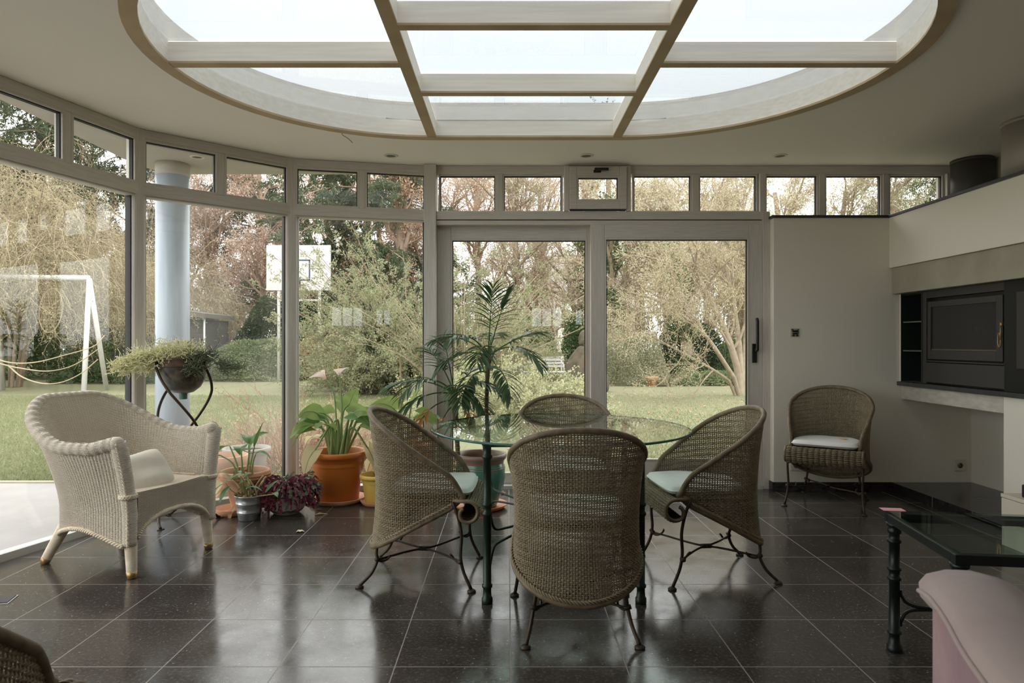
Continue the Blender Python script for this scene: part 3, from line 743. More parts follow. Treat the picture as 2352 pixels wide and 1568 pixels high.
def iron_leg(mb, pts, r=.0075, n=18, k=7):
    mb.tube(smooth_path(pts, n), r, k)
def make_wicker():
    t = thing('wicker_chair', 'wicker tub chair', 'chair', (0,0,0))
    # woven shell: stakes and over-under weft, with the gaps left open
    mb = MB(); pitch = .0118; A = .0034
    rows = np.arange(.155, .79, .0076)
    for k, z in enumerate(rows):
        pp = np.linspace(0, ULEN, 400)
        ok = (zbot(pp) < z) & (ztop(pp) > z)
        if not ok.any(): continue
        lo, hi = pp[ok].min(), pp[ok].max()
        spans = [(-hi, hi)] if lo < .02 else [(lo, hi), (-hi, -lo)]
        for a, b in spans:
            if b-a < .012: continue
            n = max(4, int((b-a)/.0041)); p = np.linspace(a, b, n)
            off = A*np.sin(PI*p/pitch + PI*k)
            zz = z + .0011*np.sin(p*23+k*1.7)
            mb.tube(shell_pt(p, zz, off), .0028, 4, cap=False, flat=1.0)
    ns = int(ULEN/pitch)
    for j in range(-ns, ns+1):
        p = (j+.5)*pitch
        if abs(p) > ULEN-.004: continue
        z = np.linspace(zbot(p), ztop(p), 10)
        mb.tube(shell_pt(np.full(10, p), z), .0029, 5, cap=False)
    sh = mb.build('woven_shell', M['wicker'], t)
    # wrapped rim round the whole edge
    pt = np.linspace(-ULEN, ULEN, 90)
    top = shell_pt(pt, ztop(pt)+.004); bot = shell_pt(pt, zbot(pt)-.002)[::-1]
    mid = lambda s: np.array([shell_pt(np.array([s*ULEN]), np.array([(ztop(ULEN)*w + zbot(ULEN)*(1-w))]))[0] + np.array([0, .008*(1-(2*w-1)**2)+.004, 0]) for w in (.75,.5,.25)])
    loop = np.vstack([top, mid(1), bot, mid(-1)[::-1]])
    rr = MB(); rr.tube(loop, .0125, 9, closed=True); rr.build('rim', M['wicker_rim'], t)
    # braided band under the lower edge
    pb = np.linspace(-ULEN*.98, ULEN*.98, 240)
    br = MB()
    for ph in (0, 2.1, 4.2):
        q = shell_pt(pb, zbot(pb)+.012, .007+.004*np.sin(pb*150+ph)); q[:, 2] += .006*np.cos(pb*150+ph); br.tube(q, .0042, 5)
    br.build('braided_edge', M['wicker'], t)
    # seat with the rolled front (ribs of woven willow)
    xs = np.linspace(-.232, .232, 13*8+1); prof = []
    for q in np.linspace(0, 1, 8): prof.append((-.19+.42*q, .405))
    for a in np.linspace(0, PI*1.25, 18): prof.append((.232+.05*math.sin(a), .355+.05*math.cos(a)))
    prof = np.array(prof); G = []
    rib = np.abs(np.sin(np.linspace(0, 13*PI, len(xs))))**.55
    for i, (y, z) in enumerate(prof):
        w = np.clip((i-7)/3, 0, 1); cy, cz = .232, .355
        r = np.array([y-cy, z-cz]); r = r/np.linalg.norm(r) if i >= 7 else np.array([0, 1.0])
        lift = w*.010*(rib-.5)
        half = np.interp(y, [-.2,-.1,0,.1,.25], [.13,.205,.232,.232,.232]) if i < 8 else .232
        G.append(np.stack([xs/.232*half, y+lift*r[0], z+lift*r[1]], -1))
    sb = MB(); sb.grid(np.array(G)); sb.build('rolled_seat', M['wicker_solid'], t)
    wv = MB()
    for i in range(8, 26):     # weft strands over the roll
        g = G[i] if i < len(G) else G[-1]
        r = np.array([prof[min(i,25)][0]-.232, prof[min(i,25)][1]-.355]); r /= np.linalg.norm(r)
        o = .0025; q = g.copy(); q[:, 1] += o*r[0]; q[:, 2] += o*r[1]
        wv.tube(q, .003, 4, cap=False)
    wv.build('roll_weave', M['wicker'], t)
    # scrolls closing the roll at each side, wrapped like the rim
    for s in (-1, 1):
        a = np.linspace(-.15, PI*1.75, 34); r = np.interp(a, [-.15, PI*1.2, PI*1.75], [.050,.044,.024])
        q = np.stack([np.full_like(a, s*.236), .232+r*np.sin(a), .355+r*np.cos(a)], -1)
        sc_ = MB(); sc_.tube(np.vstack([[(s*.226,.165,.404)], q]), .009, 8); sc_.build('scroll', M['wicker_rim'], t)
    # legs
    for s in (-1, 1):
        l = MB(); iron_leg(l, [(s*.235,.165,.40),(s*.236,.19,.335),(s*.232,.205,.25),(s*.228,.20,.16),(s*.232,.213,.09),(s*.243,.25,.012)])
        l.tube([(s*.247,.20,.135),(s*.215,.197,.128)], .011, 8)
        l.tube(smooth_path([(s*.228,.203,.135),(s*.21,.19,.12),(s*.19,.17,.128),(s*.185,.155,.145),(s*.195,.15,.152)], 14), .005, 6)
        o = l.build('leg', M['iron'], t); MB().lathe([(.019,0),(.02,.006),(.012,.013)], 14, (s*.244,.252,0)).build('foot', M['iron'], o)
        l = MB(); iron_leg(l, [(s*.165,-.19,.20),(s*.172,-.195,.15),(s*.178,-.19,.115),(s*.19,-.215,.06),(s*.208,-.262,.012)])
        l.tube([(s*.19,-.19,.125),(s*.165,-.19,.118)], .010, 8)
        l.tube(smooth_path([(s*.178,-.19,.12),(s*.165,-.175,.108),(s*.15,-.15,.112),(s*.148,-.138,.127),(s*.158,-.135,.132)], 14), .005, 6)
        o = l.build('leg', M['iron'], t); MB().lathe([(.019,0),(.02,.006),(.012,.013)], 14, (s*.209,-.264,0)).build('foot', M['iron'], o)
        q = MB(); q.tube(smooth_path([(s*.23,.20,.13),(s*.15,.14,.128),(s*.05,.06,.122),(s*.007,0,.12),(s*.05,-.07,.12),(s*.12,-.14,.118),(s*.177,-.19,.118)], 40), .0052, 7)
        q.build('stretcher', M['iron'], t)
    b = MB()
    for y in np.linspace(-.022, .022, 7): b.tube([(.014*math.cos(a), y, .12+.009*math.sin(a)) for a in np.linspace(0, 2*PI, 13)[:-1]], .003, 5, closed=True)
    b.build('binding', M['iron'], t)
    f = MB(); f.tube([(-.20,.10,.392),(.20,.10,.392)], .007, 6); f.tube([(-.2,-.08,.392),(.2,-.08,.392)], .007, 6); f.tube([(-.17,.165,.39),(-.17,-.08,.39)], .007, 6); f.tube([(.17,.165,.39),(.17,-.08,.39)], .007, 6)
    f.build('seat_bearer', M['iron'], t)
    return t
def seat_pad(loc, rz, label, tilt=0):
    c, s = math.cos(rz), math.sin(rz)
    m = pillow_mesh(.43, .40, .042, pw=10, puff=.35, wrinkle=.03, seed=4)
    for i, v in enumerate(m.V):
        k = np.interp(v[:,1], [-.2,-.08,.05,.2], [.68,.95,1.0,1.0]); v[:,0] *= k
    q = 0
    o = m.build('seat_cushion', M['cushion'], None); o.location = (loc[0]-s*(.055), loc[1]+c*.055, .435); o.rotation_euler = (0,0,rz)
    sm = MB(); a = np.linspace(0, 2*PI, 80)[:-1]; sx = np.sign(np.cos(a))*np.abs(np.cos(a))**.22*.207; sy = np.sign(np.sin(a))*np.abs(np.sin(a))**.22*.194
    sx = sx*np.interp(sy, [-.2,-.08,.05,.2], [.68,.95,1,1])
    p = sm.tube(np.stack([sx, sy, 0*sx], -1), .0035, 5, closed=True).build('piping', M['cushion'], o)
    return tag(o, label, 'cushion', 'white pads on the wicker chairs')
G1 = 'matching brown wicker tub chairs'
ch = [((.275,2.755), 0.0, 'brown wicker tub chair with its back to the viewer, front of the glass table'),
      ((-.405,3.305), math.radians(-92), 'brown wicker tub chair left of the glass table, beside the orange pot'),
      ((.975,3.345), math.radians(95), 'brown wicker tub chair right of the glass table, side on'),
      ((.335,3.90), PI, 'brown wicker tub chair on the far side of the glass table, mostly hidden by it'),
      ((2.235,4.735), math.radians(147), 'spare brown wicker tub chair standing alone by the white wall'),
      ((-1.165,1.205), math.radians(-6), 'dark wicker tub chair cut off at the bottom left corner')]
w0 = make_wicker()
cl = ['white seat pad on the wicker chair with its back to the viewer', 'white seat pad on the left wicker chair by the table', 'white seat pad on the right wicker chair by the table',
      'white seat pad on the far wicker chair behind the table', 'white seat pad with a yellow note on the spare wicker chair', 'white seat pad on the cut-off chair at the bottom left']
for i, (p, rz, lab) in enumerate(ch):
    if i == 0: w0.location = (p[0], p[1], 0); w0.rotation_euler = (0,0,rz); w0['label'] = lab; w0['group'] = G1; o = w0
    else: o = copy_tree(w0, (p[0], p[1], 0), rz, lab, G1)
    seat_pad(p, rz, cl[i])
nt = fl(1958, 1001, .457)
o = tag(MB().box(-.022,.022,-.02,.02,0,.0012).build('sticky_note', M['yellownote'], None, smooth=False), 'small yellow paper note on the spare chair cushion', 'note'); o.location = (2.30,4.66,.4585); o.rotation_euler = (0,0,.5)

# ------------------------------------------------------------------ round glass dining table
tc_ = (.257, 3.385); R_ = .636; ZT = .702
t = thing('glass_table', 'round glass dining table on dark green metal legs among the wicker chairs', 'table', (tc_[0], tc_[1], 0))
gt = glassmat('table_glass', (.86,.95,.90,1), 1.52)
MB().lathe([(R_-.004,-.006),(R_,-.003),(R_,.003),(R_-.004,.006)], 128, (0,0,ZT-.006)).build('glass_top', gt, t, smooth=False)
eg = NT('glass_edge_green'); pe = eg.n('ShaderNodeBsdfPrincipled', {'Base Color': (.02,.09,.07,1), 'Roughness': .08, 'Transmission Weight': .2}); eg.done(pe.outputs[0])
plab(MB().lathe([(R_-.002,-.0055),(R_+.0015,-.003),(R_+.0015,.003),(R_-.002,.0055)], 128, (0,0,ZT-.006), cap0=False, cap1=False).build('glass_edge', eg.m, t), 'dark green polished glass edge')
lp = [(-.345,-.458,'leg'), (.316,-.458,'leg'), (-.372,.44,'leg'), (.40,.44,'leg')]
for x, y, nm in lp:
    mb = MB(); pr = [(.022,0),(.024,.004),(.0235,.022),(.019,.028),(.0175,.05)]
    for z in (.075,.385,.425,.63):
        pr += [(.0175,z-.009),(.0225,z-.006),(.0225,z+.004),(.0175,z+.008)]
    pr += [(.0175,ZT-.028),(.024,ZT-.022),(.024,ZT-.0125)]
    mb.lathe(pr, 20, (x, y, 0)); mb.build(nm, M['green_iron'], t)
for (x, y, _), (sx, sy) in zip(lp, ((1,1),(-1,1),(1,-1),(-1,-1))):
    d = nrm(np.array([-x, -y])); P = lambda s, z: (x+d[0]*s, y+d[1]*s, z)
    mb = MB()
    for z0, z1 in ((.37,.295),(.17,.245)):
        mb.tube(smooth_path([P(.019,z0+.02*np.sign(z0-.27)),P(.024,z0),P(.05,z1+.015*np.sign(z0-.27)),P(.12,z1),P(.33,.27+.012*np.sign(z0-.27)),P(.57,.27)], 26), .0058, 7)
    mb.build('brace', M['green_iron'], t)
mb = MB()
for i, j in ((0,1),(2,3),(0,2),(1,3)):
    a, b = lp[i], lp[j]; mb.tube([(a[0],a[1],ZT-.024),(b[0],b[1],ZT-.024)], .009, 8)
mb.build('top_frame', M['green_iron'], t)

# ------------------------------------------------------------------ cream loom armchair
def loom_chair():
    rz = math.radians(-108.5)
    t = thing('loom_armchair', 'cream woven loom armchair with a small pillow by the left windows', 'armchair', (-1.945, 3.545, 0), rz)
    # plan path at seat level and at the top; w: 0 back centre .. 1 arm front
    def plan(w, top):
        if not top: pts = [(0,-.285),(.12,-.275),(.205,-.215),(.235,-.10),(.245,.05),(.248,.235)]
        else: pts = [(0,-.455),(.16,-.435),(.285,-.33),(.335,-.15),(.335,.05),(.305,.225)]
        P = smooth_path(np.c_[np.array(pts), np.zeros(6)], 80)
        s = np.linspace(0, 1, 80); a = np.abs(w)
        return np.stack([np.interp(a, s, P[:,0])*np.sign(w), np.interp(a, s, P[:,1])], -1)
    def ztop(w):
        a = np.abs(w); s = np.clip((a-.14)/.58, 0, 1); s = s*s*(3-2*s)
        return .825 - .205*s + .03*np.clip((a-.86)/.14, 0, 1)
    def zbot(w):
        a = np.abs(w); q = np.clip((a-.36)/.62, 0, 1)
        return .158 + .055*np.sin(q*PI)
    def rows(w, q, off):
        b, tp = plan(w, False), plan(w, True)
        z = zbot(w) + (ztop(w)-zbot(w))*q
        f = np.clip((z-.30)/.50, 0, 1)**1.5*np.interp(np.abs(w), [0,.5,1], [1,.95,.9])
        f = f/np.maximum(np.clip((ztop(w)-.30)/.50, .01, 1)**1.5*1.0, 1e-6)*1.0 if False else np.clip((z-.30)/(ztop(w)-.30), 0, 1)**1.45
        xy = b*(1-f)[:, None] + tp*f[:, None]
        d = np.gradient(xy, axis=0); l = np.linalg.norm(d, axis=1, keepdims=True)+1e-9
        n = np.stack([d[:,1], -d[:,0]], -1)/l
        return np.c_[xy + n*off[:, None], z]
    NR = 104; n = NR*6+1; w = np.linspace(-1, 1, n); rib = (.5+.5*np.cos(np.linspace(0, NR*2*PI, n)))
    out = np.array([rows(w, q, .028 + .0045*rib) for q in np.linspace(0, 1, 30)])
    MB().grid(out[:, ::-1]).build('outer_shell', M['loom'], t)
    q0 = .0
    inn = np.array([rows(w, q, -.018 - .0045*rib) for q in np.linspace(.33, 1, 24)])
    MB().grid(inn).build('inner_shell', M['loom'], t)
    # rolled rim and arm fronts
    wr = np.linspace(-1, 1, 420)
    rm = rows(wr, 1.0, np.full(420, .010)); rm[:, 2] -= .004
    ridge = .030 + .0022*np.cos(np.arange(420)*PI/1.0*.9)
    ridge = ridge*np.interp(np.abs(wr), [0,.8,1], [1,1,1.12])
    MB().tube(rm, ridge, 14).build('rolled_rim', M['loom'], t)
    for s in (-1, 1):
        tip = rows(np.array([s*.98, s*.99, s*1.0]), 1.0, np.full(3, .010))[2]; MB().lathe([(.034*math.cos(a), .034*math.sin(a)) for a in np.linspace(-PI/2, PI/2, 13)], 20, (tip[0], tip[1]+.008, tip[2]-.004)).build('arm_knuckle', M['loom'], t)
        ws = np.full(26, s*1.0); qs = np.linspace(1, 0, 26)
        P = np.array([rows(np.linspace(s*.97, s*1.0, 3) if s > 0 else np.linspace(s*1.0, s*.97, 3), q, np.full(3, .006))[2 if s > 0 else 0] for q in qs])
        P[:, 1] += .012; P[:, 2] = np.maximum(P[:, 2], .14)
        rr = np.interp(qs, [0,.45,.55,.9,1], [.030,.034,.033,.036,.034])
        p_ = MB().tube(P, rr, 16).build('arm_front', M['loom'], t)
        # braids: down the outer corner and a collar at seat height
        br = MB(); tt = np.arange(80)
        PI_ = np.stack([np.interp(np.linspace(0,25,80), np.arange(26), P[:,i]) for i in range(3)], -1)
        for ph in (0, PI):
            q = PI_.copy(); q[:,0] += s*(.026+.004*np.cos(tt*1.1+ph)); q[:,1] += .016+.005*np.sin(tt*1.1+ph); br.tube(q, .0045, 5)
        br.build('corner_braid', M['loom_trim'], p_)
        k = MB(); zc = .392; pc = P[np.argmin(abs(P[:,2]-zc))]
        for ph in (0, PI):
            a = np.linspace(0, 2*PI, 60)[:-1]; q = np.stack([pc[0]+.036*np.cos(a), pc[1]+.036*np.sin(a), zc+.007*np.sin(a*9+ph)], -1); k.tube(q, .0065, 6, closed=True)
        k.build('collar_braid', M['loom_trim'], p_)
    # seat and arched apron
    sp = smooth_path(np.c_[plan(np.linspace(-1, 1, 60), False), np.zeros(60)], 60)[:, :2]
    sp = np.vstack([sp*.97, [(0,.255)]]); mb = MB(); prism(mb, [tuple(p) for p in sp[::1]], .372, .398); mb.build('seat', M['loom'], t, smooth=False, bevel=.006)
    # piping where the seat meets the back
    br = MB(); ww = np.linspace(-.95, .95, 200)
    for ph in (0, PI):
        q = rows(ww, .0, np.full(200, -.026)); q[:,2] = .404 + .003*np.sin(np.arange(200)*1.3+ph); br.tube(q, .004, 5)
    br.build('seat_braid', M['loom_trim'], t)
    nx = 52*6+1; xs = np.linspace(-.225, .225, nx); rib = .5+.5*np.cos(np.linspace(0, 52*2*PI, nx))
    zb = .155 + .125*np.sqrt(np.clip(1-(np.abs(xs)/.232)**2.2, 0, 1))
    G = np.array([np.stack([xs, .262+.0045*rib+.012*np.sin(q*PI)*0, zb+(.40-zb)*q], -1) for q in np.linspace(0, 1, 16)])
    MB().grid(G[::1]).build('apron', M['loom'], t)
    def braid(name, P):
        n = len(P); b = MB(); i = np.arange(n)
        for ph in (0, 2.1, 4.2): b.tube(P + np.c_[.005*np.cos(i*.9+ph)[:,None]*P[:,:2]/np.linalg.norm(P[:,:2],axis=1,keepdims=True), .007*np.sin(i*.9+ph)], .0058, 6)
        b.build(name, M['loom_trim'], t)
    braid('lower_braid', np.stack([xs[::2], np.full(len(xs[::2]), .268), zb[::2]], -1))
    wb = np.linspace(-1, 1, 260); braid('lower_braid', rows(wb, 0.0, np.full(260, .034)))
    # legs bound with cord, brass ends
    for (x, y, dx, dy) in ((.243,.24,.004,.012), (-.243,.24,-.004,.012), (.19,-.25,.03,-.085), (-.19,-.25,-.03,-.085)):
        a = np.array([x, y, .19]); b = np.array([x+dx, y+dy, .028]); n = 110
        P = a + (b-a)*np.linspace(0, 1, n)[:, None]; r = np.interp(np.linspace(0,1,n), [0,1], [.029,.023]) + .0014*np.sin(np.arange(n)*PI/2.0)
        lg = MB().tube(P, r, 16).build('leg', M['loom_trim'], t)
        c = b + (b-a)/np.linalg.norm(b-a)*.028; c[2] = 0
        plab(MB().tube([b+(a-b)*.03, b+(c-b)*.4, c+(b-c)*.15, c], [.0245,.0235,.021,.017], 16).build('ferrule', M['brass'], lg), 'worn brass foot')
    return t
loom_chair()
o = pillow_mesh(.215, .26, .085, pw=3.2, puff=.55, wrinkle=.05, seed=3).build('pillow', M['pillow'], None)
tag(o, 'small cream pillow lying in the loom armchair', 'pillow'); nz = Vector((.62,-.50,.60)).normalized(); nx = Vector((-.45,.1,.8)); nx = (nx - nz*nx.dot(nz)).normalized(); ny = nz.cross(nx)
o.matrix_world = Matrix(((nx.x,ny.x,nz.x,-1.85),(nx.y,ny.y,nz.y,3.46),(nx.z,ny.z,nz.z,.463),(0,0,0,1)))

# ------------------------------------------------------------------ coffee table, bottom right
c0 = fl(2031, 1173, .50); rzc = math.radians(-8.0)
t = thing('coffee_table', 'low glass coffee table with a dark green-black metal frame at the right', 'table', (c0[0], c0[1], 0), rzc)
LX, LY, zt = 1.05, .51, .50
mb = MB(); tw = .028
mb.box(0,LX,-tw,0,zt-.034,zt-.004); mb.box(0,LX,-LY,-LY+tw,zt-.034,zt-.004); mb.box(0,tw,-LY+tw,-tw,zt-.034,zt-.004); mb.box(LX-tw,LX,-LY+tw,-tw,zt-.034,zt-.004)
mb.build('frame', M['black_iron'], t, smooth=False, bevel=.002)
MB().box(.006,LX-.006,-LY+.006,-.006,zt-.004,zt+.004).build('glass_top', gt, t, smooth=False)
for x, y in ((.024,-.026),(.024,-LY+.026),(LX-.024,-.026),(LX-.024,-LY+.026)):
    pr = [(.026,0),(.028,.005),(.026,.022),(.020,.028),(.0185,.05)]
    for z in (.07,.265,.30,.40): pr += [(.0185,z-.008),(.0245,z-.005),(.0245,z+.003),(.0185,z+.007)]
    pr += [(.0185,zt-.075),(.024,zt-.07),(.024,zt-.058),(.020,zt-.052),(.027,zt-.045),(.027,zt-.034)]
    MB().lathe(pr, 20, (x, y, 0)).build('leg', M['black_iron'], t)
mb = MB()
for y in (-.026, -LY+.026):
    for z0, z1 in ((.22,.165),(.09,.15)):
        mb.tube(smooth_path([(.045,y,z0),(.05,y,z0+(z1-z0)*.4),(.09,y,z1),(.25,y-.03*np.sign(y+.25),.155),(LX/2,-LY/2,.155)], 20), .006, 7)
mb.build('brace', M['black_iron'], t)
cn = tag(MB().box(-.038,.038,-.022,.022,0,.0012).build('sticky_note', M['pinknote'], None, smooth=False), 'pink paper note on the corner of the coffee table', 'note')
q = fl(2050, 1169, .506); cn.location = (q[0], q[1], .5045); cn.rotation_euler = (0,0,rzc)

# ------------------------------------------------------------------ pink velvet armchair, cut off bottom right
t = thing('velvet_armchair', 'dusty pink velvet armchair with a rounded arm, cut off at the lower right', 'armchair', (1.25, .95, 0))
def armrest(name, path, zt_, m_side, m_top):
    # path of the arm's outer edge in plan; padded top overhanging a straight side
    P = smooth_path(np.c_[np.array(path), np.array(zt_)], 40); d = nrm(np.gradient(P[:, :2], axis=0)); n = np.stack([d[:,1], -d[:,0]], -1)
    prof = [(.0,.06),(.002,.30),(.006,-.085),(.0,-.06),(-.016,-.042),(-.018,-.018),(-.006,-.002),(.03,.010),(.075,.012),(.115,.004),(.135,-.015),(.138,-.05),(.13,-.09)]
    G = []
    for o, z in prof[3:]:
        q = P.copy(); q[:, :2] -= n*o; q[:, 2] += z; G.append(q)
    G = np.array(G); e0 = G[:, 0]; c = e0.mean(0)
    cap = []
    for a_ in np.linspace(PI/2, .18, 7): 
        k_ = c + (e0-c)*math.cos(a_) ; k_[:, :2] -= d[0]*.055*math.sin(a_); cap.append(k_)
    G = np.concatenate([np.stack(cap, 1), G], 1)
    mb = MB(); mb.grid(G[:, ::-1])
    top = mb.build('arm_pad', m_top, t)
    pp = MB(); q = P.copy(); q[:, :2] += n*.0195; q[:, 2] += -.030; pp.tube(q, .0045, 7); plab(pp.build('piping', M['velvet_top'], top), 'pale piping')
    S = []
    for z in np.linspace(0, 1, 12):
        q = P.copy(); q[:, 2] = .04 + (P[:, 2]-.055-.04)*z; q[:, :2] -= n*(.004+.012*math.sin(z*PI)*0); S.append(q)
    S2 = []
    for z in np.linspace(1, 0, 12):
        q = P.copy(); q[:, :2] -= n*.125; q[:, 2] = .04 + (P[:, 2]-.055-.04)*z; S2.append(q)
    mb = MB(); mb.grid(np.array(S)); mb.grid(np.array(S2))
    a = np.array(S)[:, 0]; b = np.array(S2)[::-1][:, 0]; mb.grid(np.stack([b, a], 1))
    mb.build('arm_side', m_side, t, smooth=True)
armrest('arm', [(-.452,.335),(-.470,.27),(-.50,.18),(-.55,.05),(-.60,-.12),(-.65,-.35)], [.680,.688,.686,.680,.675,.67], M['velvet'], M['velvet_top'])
mb = MB(); mb.box(-.40,.45,-.42,.26,.08,.40); mb.build('seat_base', M['velvet'], t, bevel=.04, seg=4)
mb = MB(); mb.box(.46,.60,-.45,.30,.08,.64); mb.build('far_arm', M['velvet'], t, bevel=.05, seg=4)
mb = MB(); mb.box(-.12,.60,-.60,-.46,.08,.80); mb.build('backrest', M['velvet'], t, bevel=.05, seg=4)
for x, y in ((-.39,.24),(.5,.24),(-.10,-.5),(.5,-.5)): MB().lathe([(.02,0),(.026,.08)], 16, (x,y,0)).build('leg', M['iron'], t)

# box on the hearth plinth at the right edge
t = thing('wooden_box', 'cream low box standing on the floor against the black hearth plinth at the right edge', 'box', (2.811, 3.34, 0))
mb = MB(); mb.box(-.074,.074,-.45,.43,0,.135); mb.box(-.075,.075,-.452,.432,.138,.262); mb.build('body', M['cream_board'], t, smooth=False, bevel=.003)
MB().box(-.077,.077,-.454,.434,.265,.285).build('lid', M['cream_board'], t, smooth=False, bevel=.002)
t = thing('black_cube', 'small black object on top of the cream box at the right edge', 'box', (2.82, 3.50, .2855))
mb = MB(); mb.box(-.05,.06,-.2,.17,0,.07); mb.build('body', M['black'], t, smooth=False, bevel=.006); MB().box(-.052,-.05,-.15,-.02,.012,.05).build('front_plate', M['stovegrey'], t, smooth=False)
# floor outlet lid at the left edge
p = fl(8, 1381); t = thing('floor_hatch', 'small dark floor hatch at the left edge of the tiles', 'floor hatch', (p[0]-.06, p[1], 0), .25)
MB().box(-.09,.09,-.05,.05,0,.003).build('frame', M['alu'], t, smooth=False); plab(MB().box(-.084,.084,-.044,.044,.003,.006).build('lid', M['black'], t, smooth=False), 'black hatch lid')
# ================================================================== POTTED PLANTS
def blade(mb, base, d, L, W, droop=.5, up=None, prof='lance', fold=.25, wave=0.0, n=11, seed=0, twist=0.0):
    """one broad leaf: bends down along its length, folded on the midrib"""
    r = np.random.default_rng(seed)
    d = nrm(np.array(d, float)); u0 = np.array([0,0,1.0]) if up is None else nrm(np.array(up, float))
    side = nrm(np.cross(d, u0)) if np.linalg.norm(np.cross(d, u0)) > .05 else np.array([1.0,0,0])
    p = np.array(base, float); t = np.linspace(0, 1, n); P = [p.copy()]; D = [d.copy()]
    for i in range(1, n):
        d = nrm(d + np.array([0,0,-1.0])*droop/(n-1)*1.6); p = p + d*L/(n-1); P.append(p.copy()); D.append(d.copy())
    P, D = np.array(P), np.array(D)
    if prof == 'lance': wd = np.sin(PI*np.clip(t, .02, 1)**.75)**.9
    elif prof == 'heart': wd = np.clip(np.minimum(1, (t+.12)*3.2)*(1-t**1.9), 0, 1)**.8
    else: wd = np.sin(PI*np.clip(t*.93+.05, 0, 1))
    wd[-1] = .02
    v = np.linspace(-1, 1, 9); G = []
    tw = twist*t
    for i in range(n):
        s = side*math.cos(tw[i]) + np.cross(D[i], side)*math.sin(tw[i]); nn = nrm(np.cross(s, D[i]))
        lift = fold*np.abs(v)*wd[i]*W*.5 + wave*W*np.sin(v*3+i*1.3+seed)*wd[i]*.5*np.abs(v)
        back = D[i]*(-(np.abs(v)**1.5)*W*.38*max(0, 1-t[i]*3.2))[:, None] if prof == 'heart' else 0
        G.append(P[i] + s*(v*wd[i]*W*.5)[:, None] + nn*lift[:, None] + back)
    mb.grid(np.array(G)); return P
def pot(t, r0, r1, h, m, rim=.0, rimh=.03, band=True, wall=.012, k=48, name='pot', z0=.0):
    pr = [(r0*.96, z0), (r0, z0+.006)]
    if rim: pr += [(r1-.004, z0+h-rimh-.004), (r1+rim, z0+h-rimh), (r1+rim+.002, z0+h-.006), (r1+rim-.006, z0+h)]
    else: pr += [(r1, z0+h-.004), (r1-.003, z0+h)]
    pr += [(r1-wall, z0+h-.004), (r1-wall-.004, z0+h*.72)]
    o = MB().lathe(pr, k, cap0=True, cap1=False).build(name, m, t)
    MB().lathe([(0.0005, z0+h*.80), (r1-wall-.003, z0+h*.79)], k, cap0=False, cap1=False).build('soil', M['soil'], t)
    return o
def saucer(loc, r, h, m, label):
    o = MB().lathe([(r*.82,0),(r*.86,.004),(r,h),(r-.006,h+.002),(r*.80,.010),(.0005,.009)], 48, cap1=False).build('saucer', m)
    o.location = loc; return tag(o, label, 'saucer', 'plant saucers on the tiles')
def stalk(mb, pts, r0, r1, n=18, k=7):
    P = smooth_path(pts, n); mb.tube(P, np.linspace(r0, r1, n), k); return P

# ---- terracotta pot with broad drooping leaves
c = np.array([-1.735, 4.50, 0]); saucer((-1.80, 4.46, 0), .118, .04, M['terra'], 'terracotta saucer under the worn terracotta pot')
t = thing('potted_plant', 'worn terracotta pot with a few upright broad green leaves, behind the zinc bucket', 'potted plant', (c[0], c[1], .011), 0, 'potted plants by the windows')
o = MB().lathe([(.075,0),(.08,.005),(.118,.16),(.150,.205),(.156,.21),(.160,.245),(.158,.262),(.150,.268),(.140,.262),(.135,.21)], 48, cap1=False).build('pot', M['terra_pale'], t)
mb = MB()
for z in (.225,.243): mb.tube([(.1615*math.cos(a), .1615*math.sin(a), z) for a in np.linspace(0,2*PI,49)[:-1]], .004, 6, closed=True)
mb.build('rim_ridge', M['terra'], o)
MB().lathe([(.0005,.215),(.137,.212)], 40, cap0=False, cap1=False).build('soil', M['soil'], t)
spec = [((-.03,0),(-.11,.02,.42),(-.9,.1,.1),.17,.085,.9,1),((.0,.02),(.02,.03,.40),(.2,.1,.8),.17,.09,1.2,2),((.02,0),(.06,.0,.42),(.35,-.1,.95),.19,.055,.1,3),
        ((-.01,-.02),(-.02,-.02,.40),(.1,-.3,.5),.15,.09,1.5,4),((-.04,.01),(-.16,.0,.36),(-1,-.2,.0),.16,.085,.8,5),((.01,.03),(-.0,.06,.43),(-.3,.4,.7),.16,.08,1.0,6),((.03,.02),(.05,.05,.36),(.5,.3,.4),.12,.07,1.3,7)]
for b, e, d, L, W, dr, sd in spec:
    s = MB(); stalk(s, [(b[0],b[1],.20),((b[0]+e[0])/2*.8+b[0]*.2,(b[1]+e[1])/2,.31),e], .008, .004); st_ = s.build('leaf_stalk', M['lilystem'], t)
    q = MB(); blade(q, e, d, L, W, dr, seed=sd, twist=.4); q.build('leaf_blade', M['lilydark'], st_)
s = MB()
for b, h in (((.035,-.02),.10),((-.03,-.03),.09),((.0,.0),.07)): stalk(s, [(b[0],b[1],.20),(b[0],b[1],.20+h*.5),(b[0]*1.1,b[1],.2+h)], .011, .009)
s.build('dry_sheath', M['dryleaf'], t)
s = MB(); stalk(s, [(-.05,.0,.42),(.0,-.03,.40),(.05,-.04,.385),(.1,-.03,.39)], .004, .002); s.build('dry_stem', M['cane'], t)
q = MB(); blade(q, (-.12,-.06,.22), (-.3,-.4,-.6), .13, .10, .3, seed=9); blade(q, (-.10,-.1,.17), (-.4,-.4,-.5), .12, .03, .3, seed=8); q.build('faded_leaf', M['paleleaf'], t)
q = MB(); blade(q, (-.02,-.12,.06), (-.15,-.25,-.4), .11, .05, .2, seed=11, wave=.3); q.build('dry_leaf', M['dryleaf'], t)

